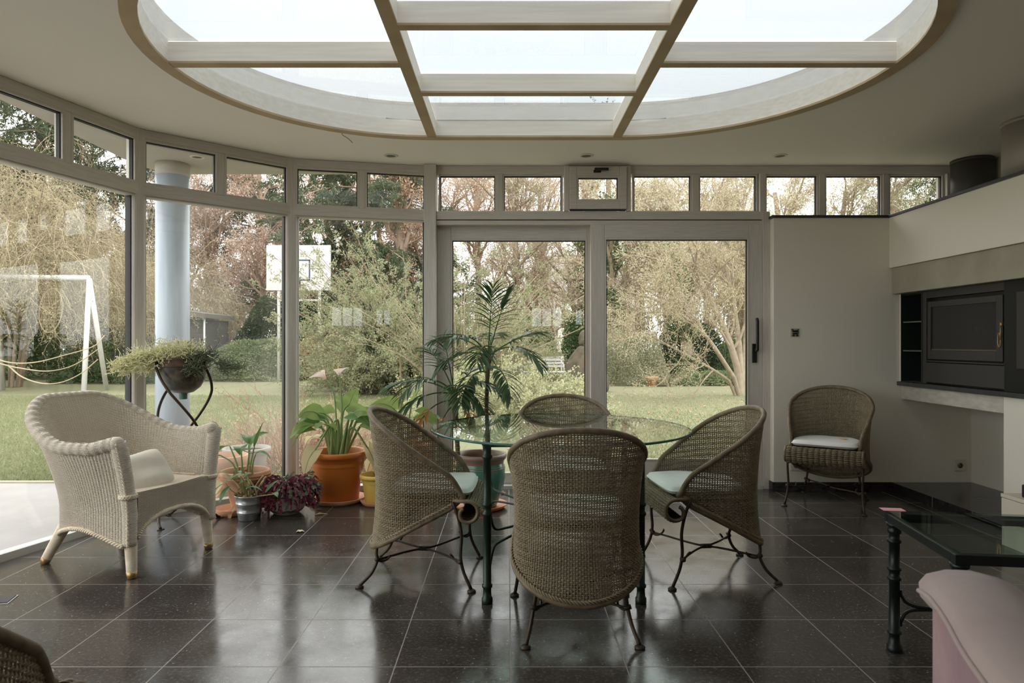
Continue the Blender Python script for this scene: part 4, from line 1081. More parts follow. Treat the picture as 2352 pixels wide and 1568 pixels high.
# ---- zinc bucket with orchid canes
c = fl(563, 1199); t = thing('potted_orchid', 'small zinc bucket with leggy orchid canes in front of the terracotta pot', 'potted plant', (c[0], c[1]+.07, 0), 0, 'potted plants by the windows')
pr = [(.062,0),(.066,.004)]
for z in (.045,.052,.10,.107):
    pr += [(.066+.021*z/.155-.0005,z-.004),(.069+.021*z/.155,z),(.066+.021*z/.155-.0005,z+.004)] if z in (.045,.052,.10,.107) else []
pr += [(.086,.150),(.0895,.154),(.0885,.159),(.084,.157),(.080,.12)]
MB().lathe(pr, 48, cap1=False).build('bucket', M['zinc'], t)
ch_ = MB(); n = 420; a = rng.uniform(0,2*PI,n); r = .082*np.sqrt(rng.uniform(0,1,n)); d = rng.normal(size=(n,3)); d[:,2] = np.abs(d[:,2])*.5
ch_.leaves(np.stack([r*np.cos(a), r*np.sin(a), .135+rng.uniform(0,.028,n)], -1), d, rng.uniform(.014,.03,n), .012, .3); ch_.lathe([(.0005,.138),(.082,.135)], 30, cap0=False, cap1=False)
ch_.build('bark_chips', M['bark_chip'], t)
r = np.random.default_rng(5)
for i in range(13):
    a = r.uniform(0, 2*PI); q = r.uniform(.01,.06); b = np.array([q*math.cos(a), q*math.sin(a), .14]); lean = r.normal(size=2)*.045 + b[:2]*.5; h = r.uniform(.07,.16)
    s = MB(); P = smooth_path([b, b+np.array([lean[0]*.3,lean[1]*.3,h*.5]), b+np.array([lean[0],lean[1],h])], 22); s.tube(P, .0048+.0014*np.abs(np.sin(np.arange(22)*.75)), 8); cn = s.build('cane', M['cane'], t)
    if i % 2 == 0:
        l = MB()
        for k in range(r.integers(1,3)):
            an = r.uniform(0,2*PI); blade(l, P[-1-k*3], (math.cos(an),math.sin(an),.5), r.uniform(.08,.13), .034, .8, seed=i*3+k)
        l.build('leaf_blade', M['orchid'], cn)
s = MB(); stalk(s, [(.05,-.03,.15),(.13,-.05,.165),(.20,-.06,.175)], .005, .003); cn = s.build('cane', M['cane'], t); l = MB(); blade(l, (.17,-.06,.18), (.3,-.4,.2), .09, .04, .6, seed=77); blade(l, (.12,-.05,.18), (.2,.3,.4), .12, .035, .4, seed=78); l.build('leaf_blade', M['orchid'], cn)
s = MB(); stalk(s, [(-.04,-.03,.15),(-.10,-.05,.20),(-.13,-.06,.25)], .005, .003); cn = s.build('cane', M['cane'], t); l = MB(); blade(l, (-.13,-.06,.24), (-.7,-.2,-.2), .12, .045, .8, seed=79); blade(l, (-.10,-.05,.22), (-.3,-.5,-.3), .12, .05, .6, seed=80); l.build('leaf_blade', M['orchid'], cn)

# ---- holiday cactus in a painted bowl
c = fl(648, 1185); t = thing('potted_cactus', 'purple and green trailing cactus in a cream bowl with brown stripes', 'potted plant', (c[0], c[1]+.09, 0), 0, 'potted plants by the windows')
bowl = MB().lathe([(.075,0),(.082,.004),(.118,.045),(.136,.10),(.136,.15),(.128,.175),(.121,.172),(.122,.13)], 56, cap1=False).build('bowl', M['stoneware'], t)
mb = MB(); a = np.linspace(0,2*PI,121)[:-1]
for z0, rr_, am in ((.022,.1005,.003),(.032,.1085,.004),(.125,.1372,.0),(.145,.1372,.0)):
    zz = z0+am*np.sin(a*14); rr = np.interp(zz, [0,.045,.10,.15], [.079,.1185,.1365,.1365]) + .0008; mb.tube(np.stack([rr*np.cos(a), rr*np.sin(a), zz], -1), .0028, 5, closed=True)
mb.build('painted_stripe', M['bowl_brown'], bowl)
MB().lathe([(.0005,.15),(.124,.147)], 40, cap0=False, cap1=False).build('soil', M['soil'], t)
def cactus(names, N, seed, amin, amax, lenr, zmin_=.075):
    r = np.random.default_rng(seed); pos, dr, ln, wd = [], [], [], []
    for i in range(N):
        a = r.uniform(amin, amax); p = np.array([r.uniform(0,.10)*math.cos(a), r.uniform(0,.10)*math.sin(a), .16]); d = nrm(np.array([math.cos(a), math.sin(a), r.uniform(.4,2.2)]))
        for k in range(r.integers(*lenr)):
            L = r.uniform(.024,.036); pos.append(p.copy()); dr.append(d.copy()); ln.append(L*1.12); wd.append(r.uniform(.014,.022)); p = p + d*L
            d = nrm(d + np.array([math.cos(a)*.08, math.sin(a)*.08, -.42]) + r.normal(size=3)*.13)
            if p[2] < zmin_: break
            rad = np.hypot(p[0], p[1])
            if rad < .15 and p[2] < .17: p[:2] *= .15/rad
            if rad > .205: p[:2] *= .205/rad
    m = MB(); pos, dr = np.array(pos), np.array(dr); ln, wd = np.array(ln), np.array(wd)
    d = nrm(dr); q = rng.normal(size=(len(pos),3)); side = nrm(np.cross(d, q)); up = np.cross(side, d)
    W = wd[:,None]*.5; L = ln[:,None]
    V = np.stack([pos, pos+d*L*.3+side*W, pos+d*L*.72+side*W*1.15, pos+d*L*.98+side*W*.55, pos+d*L*.98-side*W*.55, pos+d*L*.72-side*W*1.15, pos+d*L*.3-side*W], 1)
    V[:, 1:] += (up*.0035)[:, None]*rng.normal(size=(len(pos),6,1))
    m.add(V.reshape(-1,3), (np.arange(len(pos))[:,None]*7 + np.arange(7))); m.build(names[0], M[names[1]], t, smooth=False)
cactus(('purple_foliage','cactus_red'), 120, 1, -2.9, .1, (5,11)); cactus(('purple_foliage','cactus_red'), 40, 3, 2.4, 3.8, (8,12), .02)
cactus(('green_foliage','cactus_green'), 60, 2, -1.0, 3.6, (3,8)); cactus(('green_foliage','cactus_green'), 30, 6, -1.3, .5, (5,10))

# ---- big calla lily in the orange pot
def calla(t, stems, seed, zs, zb=.0):
    r = np.random.default_rng(seed)
    for i, (b, m_, e, d, L, W, dr, mt) in enumerate(stems):
        s = MB(); P = stalk(s, [(b[0],b[1],zs), m_, e], .0105, .0055, 22, 8); so = s.build('leaf_stalk', M['lilystem'], t)
        q = MB(); bp = blade(q, e, d, L, W, dr, up=(0,-.75,.65) if i % 3 else None, prof='heart', fold=.18, wave=.10, seed=seed+i, n=13); lf = q.build('leaf_blade', M[mt], so)
        v = MB(); v.tube(bp + np.array([0,0,-.001]), np.linspace(.004,.001,len(bp)), 5); v.build('midrib', M['lilystem'], lf)
saucer((-1.195, 4.80, 0), .195, .034, M['terra'], 'terracotta saucer under the big orange pot')
t = thing('potted_calla', 'calla lily with two pale blooms in a big orange pot', 'potted plant', (-1.20, 4.80, .012), 0, 'potted plants by the windows')
po = MB().lathe([(.142,0),(.148,.006),(.170,.245),(.174,.262),(.1765,.266),(.181,.305),(.198,.309),(.205,.318),(.206,.336),(.200,.347),(.188,.347),(.181,.338),(.176,.25)], 64, cap1=False).build('pot', M['orange'], t)
MB().lathe([(.0005,.285),(.178,.28)], 40, cap0=False, cap1=False).build('soil', M['soil'], t)
k = .003   # metres per photo pixel at this depth
def cp(px, py, dy=0): return ((px-765)*k, dy, (1160-py)*k)
stems = [((-.03,0),cp(735,1000,.0),cp(712,985,-.02),(-.8,-.2,-.15),.22,.14,.9,'lily'),     # left, arching to the low left tip
 ((-.02,.03),cp(752,985,.03),cp(735,962,.05),(-.8,.3,.25),.19,.16,.9,'lily'),
 ((.0,.02),cp(775,960,.03),cp(788,938,.05),(.25,.2,.9),.13,.13,.5,'lily'),
 ((.02,.04),cp(770,960,.06),cp(772,948,.08),(-.25,.2,.9),.13,.13,.6,'lily'),
 ((.03,0),cp(800,975,.0),cp(820,965,-.01),(.75,-.1,.45),.20,.14,1.0,'lily'),
 ((.02,-.03),cp(790,985,-.04),cp(800,955,-.05),(.7,-.35,.2),.20,.14,.9,'lilydark'),
 ((.04,.02),cp(815,990,.04),cp(830,985,.05),(.5,.1,-.5),.22,.13,.6,'lily'),
 ((-.04,-.03),cp(755,985,-.05),cp(728,1035,-.165),(-.35,-.8,-.25),.20,.13,1.2,'paleleaf'),
 ((-.05,.0),cp(740,985,.0),cp(724,970,-.02),(-.55,-.1,.45),.17,.13,1.1,'lilydark'),
 ((.05,-.01),cp(800,990,-.03),cp(838,1040,-.01),(.45,-.2,-.75),.24,.15,.4,'paleleaf'),
 ((-.02,.0),cp(745,975,-.03),cp(722,955,-.06),(-.5,-.4,.5),.17,.14,1.1,'lily'), ((.03,.01),cp(795,965,-.04),cp(808,955,-.06),(.55,-.3,.6),.17,.14,1.1,'lily'),
 ((.0,.0),cp(770,975,-.04),cp(756,985,-.10),(-.3,-.5,.5),.15,.13,.9,'lily'), ((.04,.0),cp(812,975,-.03),cp(835,975,-.07),(.6,-.4,.2),.17,.13,1.1,'lily'), ((-.05,.02),cp(728,990,.0),cp(702,985,-.02),(-.7,-.3,.2),.18,.14,1.1,'lily'),
 ((-.06,.03),cp(730,1010,.1),cp(712,1020,.12),(-.5,.2,.3),.15,.14,1.2,'paleleaf')]
calla(t, stems, 20, .285)
def bloom(t, pts, tip, m='spathe', L=.13, zs=.285):
    s = MB(); P = stalk(s, pts, .007, .005, 26, 8); so = s.build('flower_stalk', M['lilystem'], t)
    # spathe: a funnel open on one side, flaring to a point
    d = nrm(P[-1]-P[-3]); side = nrm(np.cross(d, np.array(tip))); fw = nrm(np.cross(side, d)); fw = fw*np.sign(np.dot(fw, tip))
    G = []
    for u in np.linspace(0, 1, 12):
        row = []
        for a in np.linspace(-PI*.95, PI*.95, 17):
            rr = .009 + .024*u**1.5; lip = (math.cos(a)*.5+.5)**2*u**2.2
            row.append(P[-1] + d*(L*u*(.62+.15*math.cos(a)) ) + fw*(rr*math.cos(a) + .055*lip) + side*rr*math.sin(a)*(1+.25*u) - d*.02*lip)
        G.append(row)
    q = MB(); q.grid(np.array(G)); q.build('spathe', M[m], so)
    q = MB(); q.tube([P[-1]+d*.01, P[-1]+d*.07], [.006,.004], 8); q.build('spadix', M['yellownote'], so)
bloom(t, [(-.005,-.01,.285), cp(763,960,-.02), cp(757,905,-.03), cp(741,876,-.05)], (-.95,-.25,.12), L=.115)
bloom(t, [(.015,.0,.285), cp(775,960,.0), cp(773,905,.0), cp(769,868,.0)], (.5,-.3,.5), L=.085)
# ---- yellow pot
saucer((-.905, 4.72, 0), .118, .03, M['terra'], 'terracotta saucer under the yellow pot')
t = thing('yellow_pot', 'yellow plastic pot of bare soil right of the orange pot', 'potted plant', (-.905, 4.72, .012), 0, 'potted plants by the windows')
MB().lathe([(.078,0),(.082,.005),(.099,.132),(.101,.15),(.104,.154),(.107,.168),(.118,.171),(.1215,.177),(.121,.192),(.117,.198),(.108,.197),(.104,.14)], 56, cap1=False).build('pot', M['yellow'], t)
MB().lathe([(.0005,.165),(.105,.162)], 40, cap0=False, cap1=False).build('soil', M['soil'], t)
mb = MB(); r = np.random.default_rng(2); n = 26; a = r.uniform(0,2*PI,n); q = r.uniform(0,.06,n); d = r.normal(size=(n,3)); d[:,2] = np.abs(d[:,2]); mb.leaves(np.stack([q*np.cos(a)+.03,q*np.sin(a),.17+0*a],-1), d, .04, .012); mb.build('dead_stubs', M['palmstem'], t)
# ---- second calla behind the left wicker chair
saucer((-.74, 5.0, 0), .15, .03, M['terra'], 'terracotta saucer behind the left wicker chair')
t = thing('potted_calla', 'second calla lily with a bent dry stalk, half hidden behind the left wicker chair', 'potted plant', (-.74, 5.0, .012), 0, 'potted plants by the windows')
MB().lathe([(.12,0),(.125,.006),(.155,.27),(.158,.31),(.172,.314),(.178,.33),(.176,.352),(.17,.36),(.158,.358),(.152,.28)], 56, cap1=False).build('pot', M['orange'], t)
MB().lathe([(.0005,.31),(.153,.305)], 40, cap0=False, cap1=False).build('soil', M['soil'], t)
k2 = .00317
def cq(px, py, dy=0): return ((px-933)*k2, dy, (1150-py)*k2)
stems = [((.0,.0),cq(938,980,.0),cq(944,942,.0),(.45,.1,.95),.17,.17,.2,'lily'), ((-.02,.02),cq(915,975,.0),cq(905,955,-.02),(-.6,-.1,.65),.20,.18,.9,'lily'),
 ((.02,0),cq(950,980,-.03),cq(965,965,-.05),(.7,-.2,.1),.18,.13,.9,'lily'), ((.03,.02),cq(970,970,.0),cq(985,972,.0),(.8,-.1,.2),.15,.10,1.0,'lilydark'), ((-.03,-.02),cq(912,980,-.06),cq(900,985,-.1),(-.3,-.6,.1),.17,.14,.9,'lily'),
 ((-.06,.0),cq(885,1010,.0),cq(868,1035,-.02),(-.4,-.3,-.75),.22,.16,.4,'paleleaf'), ((-.05,-.05),cq(890,1020,-.1),cq(850,1040,-.12),(-.3,-.2,-.8),.20,.13,.4,'paleleaf')]
calla(t, stems, 60, .31)
s = MB(); stalk(s, [(-.01,.01,.31), cq(919,985), cq(919,900), cq(918,848), cq(914,836), cq(910,838)], .008, .006, 30); s.build('dry_flower_stalk', mat('dry_stalk', (.62,.40,.22,1), .7, col2=(.5,.46,.22,1), nscale=3), t)

# ---- parlour palm with two trunks in the green glazed pot
px_, py_ = -.185, 4.62
saucer((px_, py_, 0), .185, .03, M['orange'], 'orange saucer under the green glazed palm pot')
t = thing('potted_palm', 'two-stemmed palm in a green glazed pot behind the glass table', 'potted plant', (px_, py_, .012), 0, 'potted plants by the windows')
gp = MB().lathe([(.105,0),(.112,.008),(.150,.10),(.168,.19),(.168,.255),(.158,.295)], 56, cap1=False).build('pot', M['greenglaze'], t)
MB().lathe([(.158,.293),(.160,.31),(.176,.328),(.180,.345),(.175,.358),(.160,.356),(.148,.33),(.145,.29)], 56, cap0=False, cap1=False).build('pot_rim', M['rimglaze'], gp)
mb = MB()
for z, rr in ((.275,.164),(.262,.1675)): mb.tube([(rr*math.cos(a), rr*math.sin(a), z) for a in np.linspace(0,2*PI,57)[:-1]], .0025, 5, closed=True)
mb.build('glaze_line', M['rimglaze'], gp)
MB().lathe([(.0005,.315),(.148,.31)], 40, cap0=False, cap1=False).build('soil', M['soil'], t)
kp = 4.62/F
def pp(px, py, dy=0): return np.array([(px-CX)*kp - px_, dy, H + (CY-py)*kp - .012])
def frond(parent, base, tipdir, L, droop, wl, seed, m='palm', nl=13, stemlen=.42, curl=.5):
    r = np.random.default_rng(seed); d = nrm(np.array(tipdir, float)); n = 30; p = np.array(base, float); P = [p.copy()]; D = [d.copy()]
    for i in range(1, n):
        d = nrm(d + np.array([0,0,-1.0])*droop/n*1.5); p = p + d*L/n; P.append(p.copy()); D.append(d.copy())
    P, D = np.array(P), np.array(D)
    s = MB(); s.tube(P, np.linspace(.0065,.0015,n), 6); so = s.build('frond_stalk', M['palmstem'] if m != 'palm' else M['lilydark'], parent)
    q = MB()
    for k in range(nl):
        f = stemlen + (1-stemlen)*(k/(nl-1))**.9; i = min(n-1, int(f*(n-1)))
        ll = wl*(.55+.75*math.sin(PI*min(1,(.15+.8*(k/(nl-1))))))*r.uniform(.85,1.1)
        hs = nrm(np.cross(D[i], [0,0,1.0]) if abs(D[i][2]) < .95 else np.array([1.0,0,0]))
        for sg in (-1, 1):
            dd = nrm(hs*sg*(1-.45*k/nl) + D[i]*(.55+.6*k/nl) + np.array([0,0,.25]) + r.normal(size=3)*.06)
            blade(q, P[i], dd, ll, .023+.006*math.sin(k), curl*r.uniform(.7,1.2), prof='lance', fold=.35, n=7, seed=seed+k)
    q.build('leaflets', M[m], so)
T1 = smooth_path([pp(1052,1045,.0)*np.array([1,1,1]), pp(1049,1000,.01), pp(1046,950,.0), pp(1043,905,.0)], 30)
T2 = smooth_path([pp(1112,1045,.03), pp(1116,980,.03), pp(1118,900,.03), pp(1121,820,.03)], 40)
T1[0][2] = T2[0][2] = .31
tr1 = MB().tube(T1, np.interp(np.arange(30), [0,12,24,29], [.016,.017,.024,.022])+.0012*np.sin(np.arange(30)*2), 10).build('trunk', M['palmstem'], t)
tr2 = MB().tube(T2, np.interp(np.arange(40), [0,30,39], [.0145,.015,.020])+.0012*np.sin(np.arange(40)*2), 10).build('trunk', M['palmstem'], t)
rg = MB()
for P, nn in ((T1,12),(T2,30)):
    for i in range(2, nn, 2): rg.tube([P[i]+.0185*np.array([math.cos(a),math.sin(a),0]) for a in np.linspace(0,2*PI,11)[:-1]], .0018, 4, closed=True)
rg.build('trunk_ring', M['cane'], tr2)
b2 = T2[-1]; b1 = T1[-1]
F2 = [((.25,.05,1.0),.50,.25,.19),((-.75,.2,.95),.50,1.1,.19),((-.45,-.5,1.0),.50,1.3,.19),((.85,.2,.75),.47,.5,.19),((.75,-.35,.8),.50,1.5,.18),((.1,.7,1.0),.45,1.0,.18),((-.15,-.8,.95),.42,1.6,.18),((-.95,-.1,.55),.42,1.2,.18),((.05,-.25,1.0),.55,.6,.2)]
for i, (d, L, dr, wl) in enumerate(F2): frond(tr2, b2, d, L*.92, dr*.9, wl*.80, 100+i)
frond(tr2, T2[33], (-.5,-.5,.35), .34, 1.7, .15, 130); frond(tr2, T2[34], (.35,-.5,.4), .38, 1.7, .14, 131)
F1 = [((-.95,.0,.75),.50,.9,.20),((-.55,-.45,.9),.50,1.5,.19),((.75,-.2,.85),.42,1.4,.18),((.45,.5,1.0),.45,1.0,.18),((-.35,.35,1.0),.48,.8,.18),((-.95,-.25,.30),.50,1.1,.17),((.15,-.75,.85),.42,1.6,.17),((.6,-.5,.5),.38,1.6,.16),((-.15,.1,1.0),.42,.4,.18)]
for i, (d, L, dr, wl) in enumerate(F1): frond(tr1, b1, d, L*.96, dr*.9, wl*.80, 200+i)
frond(tr1, T1[26], (-.9,-.35,.15), .46, 1.5, .13, 230, 'palm_dry', 9); frond(tr1, T1[25], (.7,-.3,.2), .26, 2.2, .10, 231, 'palm_dry', 6); frond(tr1, T1[24], (-.55,-.2,-.3), .30, 1.6, .08, 232, 'palm_dry', 5)
s = MB()
for a in range(5): s.tube(smooth_path([b2-np.array([0,0,.08]), b2+np.array([.02*math.cos(a*1.3),.02*math.sin(a*1.3),-.02]), b2+np.array([.05*math.cos(a*1.3),.05*math.sin(a*1.3),.06])], 8), .006, 6)
s.build('leaf_sheath', M['palmstem'], tr2)

# ---- spiral plant stand with a hanging-basket pot
sx_, sy_ = at(421, 800, 4.27)[0], 4.27
t = thing('spiral_plant_stand', 'dark metal spiral plant stand between the loom chair and the window', 'plant stand', (sx_, sy_, 0))
zt_ = .985
for i in range(3):
    a0 = i*2*PI/3 + .35; z = np.linspace(0, zt_, 70); q = z/zt_
    rr = np.interp(q, [0,.03,.12,.30,.45,.65,.82,1.0], [.21,.19,.13,.085,.10,.145,.165,.158])
    a = a0 - q*PI*1.55
    mb = MB(); mb.tube(np.stack([rr*np.cos(a), rr*np.sin(a), np.maximum(z, .007)], -1), .0085, 9)
    e = np.array([rr[-1]*math.cos(a[-1]), rr[-1]*math.sin(a[-1]), zt_+.012]); mb.lathe([(.001,-.014),(.012,-.008),(.0155,0),(.012,.008),(.001,.014)], 12, tuple(e))
    lg = mb.build('spiral_leg', M['iron'], t)
    MB().box(-.022,.022,-.009,.009,0,.005, Matrix.Translation((.21*math.cos(a0), .21*math.sin(a0), 0)) @ Matrix.Rotation(a0, 4, 'Z')).build('foot', M['iron'], lg, smooth=False)
MB().tube([(.152*math.cos(a), .152*math.sin(a), .972) for a in np.linspace(0,2*PI,65)[:-1]], .0045, 7, closed=True).build('top_ring', M['iron'], t)
t = thing('potted_trailing_cactus', 'mottled dark bowl of pale trailing cactus held in the spiral stand', 'potted plant', (sx_, sy_, .80), 0, 'potted plants by the windows')
pt_ = MB().lathe([(.02,.0),(.06,.008),(.10,.04),(.128,.09),(.137,.14),(.139,.165)], 48, cap1=False).build('bowl', M['darkpot'], t)
MB().lathe([(.139,.164),(.136,.175),(.130,.19),(.133,.215),(.136,.222),(.13,.226),(.124,.22),(.122,.15)], 48, cap0=False, cap1=False).build('rusty_collar', M['rust'], pt_)
MB().lathe([(.02,-.036),(.024,-.034),(.024,-.004),(.03,.004)], 20).build('drain_cap', M['greenglaze'], pt_)
MB().lathe([(.0005,.195),(.124,.19)], 36, cap0=False, cap1=False).build('soil', M['soil'], t)
def rhipsalis(nm, m, clumps, seed):
    r = np.random.default_rng(seed); P, R = [], []
    for (cx, cy, cz, sp, N) in clumps:
        for i in range(N):
            p = np.array([cx, cy, cz]) + r.normal(size=3)*sp*np.array([1,1,.55]); d = nrm(r.normal(size=3)+np.array([0,0,.3]))
            for j in range(3):
                L = r.uniform(.012,.030); e = p + d*L; P.append([p, (p+e)/2, e]); R.append([.0019]*3); p = e; d = nrm(d+r.normal(size=3)*.6)
    mb = MB(); mb.tubes(np.array(P), np.array(R), 4); mb.build(nm, m, t)
rhipsalis('pale_stems', M['rhips'], [(-.05,-.04,.25,.05,420),(.04,-.03,.26,.045,330),(-.15,-.06,.23,.035,260),(-.22,-.08,.22,.04,230),(-.29,-.10,.19,.03,180),(-.33,-.10,.16,.025,120),(-.12,.06,.25,.04,200),(-.16,-.10,.17,.03,150)], 1)
rhipsalis('dark_stems', M['rhips_dark'], [(.11,-.06,.21,.03,170),(.14,.0,.23,.03,110),(.27,-.02,.17,.020,80),(.33,-.02,.155,.012,30),(0,.05,.27,.04,90),(.12,-.12,.16,.02,70)], 2)
mb = MB()
for pts in ([(.1,0,.22),(.18,-.01,.26),(.23,-.01,.33),(.235,-.01,.35)], [(.1,0,.22),(.2,-.01,.235),(.26,-.02,.20),(.33,-.02,.16)], [(.08,0,.22),(.12,0,.28),(.10,0,.31)], [(.1,-.02,.22),(.16,-.02,.29),(.18,-.02,.31)]): mb.tube(smooth_path(pts, 16), .0018, 5)
mb.build('trailing_stems', M['rhips_dark'], t)

# ---- fallen bits on the tiles
for i, (px, py, m, L, W, lab) in enumerate(((738,1183,'paleleaf',.085,.035,'pale fallen leaf on the tiles in front of the orange saucer'), (734,1171,'dryleaf',.045,.02,'small brown fallen leaf nearest the orange saucer'), (690,1222,'petal',.05,.04,'cream crumpled petal on the tiles'))):
    p = fl(px, py); mb = MB(); blade(mb, (-L/2,0,.006), (1,.25,.2), L, W, .25, seed=i, wave=.12, fold=.3)
    o = mb.build('fallen_leaf', M[m] if m in M else M['petal']); o.location = (p[0], p[1], 0); zmin = min(v.co.z for v in o.data.vertices); o.location.z = -zmin+.0005; tag(o, lab, 'leaf')
p = fl(1145, 1134); mb = MB(); blade(mb, (-.04,0,.006), (1,.2,.3), .07, .04, .3, seed=5, wave=.8, fold=.6); blade(mb, (-.02,.02,.008), (.5,-.6,.3), .06, .03, .3, seed=6, wave=.8)
o = mb.build('fallen_leaf', M['dryleaf']); o.location = (p[0]+.03, p[1], 0); o.location.z = -min(v.co.z for v in o.data.vertices)+.0005; tag(o, 'dry brown leaf on the tiles beside the palm saucer', 'leaf')
# ================================================================== THE GARDEN
GZ = -.03
def grow(P0, R0, specs, seed):
    """levels of branches; each spec: n children, length, spread angle, points, radius ratio, upward pull, wobble, start"""
    r = np.random.default_rng(seed); out = [(P0, R0)]
    P, R = P0, R0
    for s in specs:
        B, n = P.shape[:2]; c = s['n']
        if s.get('vary'): 
            idx = r.integers(0, B, B*c)
        else: idx = np.repeat(np.arange(B), c)
        N = len(idx); t = r.uniform(s.get('t0', .25), 1.0, N)*(n-1); i = np.minimum(t.astype(int), n-2); f = (t-i)[:, None]
        a, b = P[idx, i], P[idx, i+1]; p = a*(1-f)+b*f; T = nrm(b-a); rad = (R[idx, i]*(1-f[:,0]) + R[idx, i+1]*f[:,0])
        q = nrm(np.cross(T, r.normal(size=(N,3)))); ang = r.normal(s['ang'], s.get('da', .2), N)[:, None]
        d = nrm(T*np.cos(ang) + q*np.sin(ang)); m = s.get('pts', 4)
        L = s['len']*r.uniform(.5, 1.15, N)*np.interp(t/(n-1), [0,1], [1.1,.7]); L = L[:, None]
        Q = [p]
        for k in range(1, m):
            d = nrm(d + np.array([0,0,1.0])*s.get('up', 0)/(m-1) + r.normal(size=(N,3))*s.get('wig', .15)); p = p + d*L/(m-1); Q.append(p)
        Q = np.stack(Q, 1); r0 = np.minimum(rad*s.get('rr', .6), s.get('rmax', 9)); r0 = np.maximum(r0, s.get('rmin', .0))
        Rn = r0[:, None]*np.linspace(1, .45, m)[None]
        out.append((Q, Rn)); P, R = Q, Rn
    return out
def leaf_on(levels, N, L, W, seed, spread=.05, mb=None, bias=None):
    r = np.random.default_rng(seed); mb = mb or MB()
    P = levels[-1][0]; B, n = P.shape[:2]; i = r.integers(0, B, N); t = r.uniform(.1, 1, N)*(n-1); j = np.minimum(t.astype(int), n-2); f = (t-j)[:, None]
    p = P[i, j]*(1-f) + P[i, j+1]*f; T = nrm(P[i, j+1]-P[i, j]); d = nrm(T*.7 + r.normal(size=(N,3))*.7)
    if bias is not None: d = nrm(d + np.array(bias))
    mb.leaves(p + r.normal(size=(N,3))*spread, d, L*r.uniform(.6,1.25,N), W*r.uniform(.7,1.2,N)); return mb
def trunk(x, y, h, r0, seed, lean=(0,0), n=7, wob=.10):
    r = np.random.default_rng(seed); z = np.linspace(0, 1, n); P = np.stack([x + lean[0]*z + np.cumsum(r.normal(size=n)*wob)*z, y + lean[1]*z + np.cumsum(r.normal(size=n)*wob)*z, GZ + h*z], -1)
    return P[None], (r0*np.linspace(1.1, .45, n))[None]

def lm(n, a, b, tr=.3): M[n] = leafmat(n, a+(1,), b+(1,), tr, .6, .2, .6)
lm('leaf_olive', (.26,.275,.14), (.39,.39,.24)); lm('leaf_buff', (.46,.42,.27), (.57,.51,.36)); lm('leaf_rust', (.52,.34,.21), (.62,.46,.33))
lm('leaf_dark', (.035,.06,.026), (.10,.14,.065)); lm('leaf_conifer', (.065,.09,.045), (.15,.18,.10)); lm('leaf_ivy', (.05,.09,.032), (.16,.22,.09)); lm('leaf_hedge', (.17,.22,.10), (.30,.34,.18))
lm('leaf_pale', (.42,.44,.25), (.56,.54,.36)); lm('leaf_yellowgreen', (.42,.38,.22), (.55,.48,.31)); lm('leaf_greygreen', (.28,.29,.18), (.42,.41,.28)); lm('grass_dry', (.52,.38,.22), (.62,.48,.31)); lm('bloom_buff', (.66,.50,.42), (.72,.60,.50))
M['bark'] = mat('bark_brown', (.30,.225,.155,1), .9, col2=(.20,.15,.10,1), nscale=12, stretch=(4,4,1), bump=.4, bscale=30)
M['bark_tan'] = mat('bark_tan', (.36,.29,.215,1), .9, col2=(.27,.21,.15,1), nscale=9, bump=.3)
M['bark_red'] = mat('bark_reddish', (.36,.255,.185,1), .9, col2=(.25,.17,.12,1), nscale=12, stretch=(4,4,1), bump=.4)
M['twig'] = mat('twig_tan', (.44,.345,.25,1), .9, col2=(.36,.27,.19,1), nscale=1.2)
M['twig_red'] = mat('twig_reddish', (.46,.31,.225,1), .9, col2=(.36,.23,.16,1), nscale=1.2)
M['twig_pale'] = mat('twig_straw', (.46,.375,.25,1), .9, col2=(.34,.27,.175,1), nscale=1.5)

# lawn
lt = NT('lawn'); v = lt.coord('Object')
n1 = lt.ramp(lt.noise(.35, 5, v), .35, .65); n2 = lt.noise(26, 6, v, .75); n3 = lt.ramp(lt.noise(3.2, 6, v, .7), .5, .72)
c = lt.mix(n1, (.235,.25,.14,1), (.31,.30,.185,1)); c = lt.mix(lt.math('MULTIPLY', lt.ramp(n2, .4, .62), .55), c, (.34,.32,.20,1)); c = lt.mix(lt.math('MULTIPLY', n3, .35), c, (.36,.305,.20,1))
sp = lt.n('ShaderNodeTexVoronoi', {'Vector': v, 'Scale': 5.0}); fleck = lt.math('SUBTRACT', 1.0, lt.ramp(sp.outputs['Distance'], .05, .09))
c = lt.mix(lt.math('MULTIPLY', fleck, .6), c, (.48,.33,.19,1))
p = lt.n('ShaderNodeBsdfPrincipled', {'Base Color': c, 'Roughness': .95, 'Specular IOR Level': .1}); bm = lt.n('ShaderNodeBump', {'Strength': .7, 'Distance': .05, 'Height': n2}); lt.link(bm.outputs[0], p.inputs['Normal']); lt.done(p.outputs[0])
g = np.linspace(-60, 60, 61); U, V = np.meshgrid(g, np.linspace(-25, 95, 61), indexing='ij')
Zg = GZ + .05*np.sin(U*.21+1)*np.sin(V*.17)*np.clip((V-8)/8, 0, 1) - .10*np.clip((6-V)/.5, 0, 1)
struct(MB().grid(np.stack([U, V, Zg - .0*U], -1)).build('lawn', lt.m))
r = np.random.default_rng(1); N = 150000
gx = np.r_[r.uniform(-11,-1.0,N), r.uniform(.6,8,N//3)]; gy = np.r_[5.55+r.uniform(0,1,N)**1.6*9, 5.6+r.uniform(0,1,N//3)**1.5*9]; n = len(gx)
d = r.normal(size=(n,3))*.5; d[:,2] = 1
mb = MB(); mb.leaves(np.stack([gx, gy, np.full(n, GZ+.0)], -1), d, r.uniform(.025,.06,n), .006, .1, .3)
lm('grass_blade', (.24,.28,.135), (.41,.40,.24), .4)
tag(mb.build('grass', M['grass_blade'], None, smooth=False), 'short green lawn grass outside the windows', 'grass', None, 'stuff')
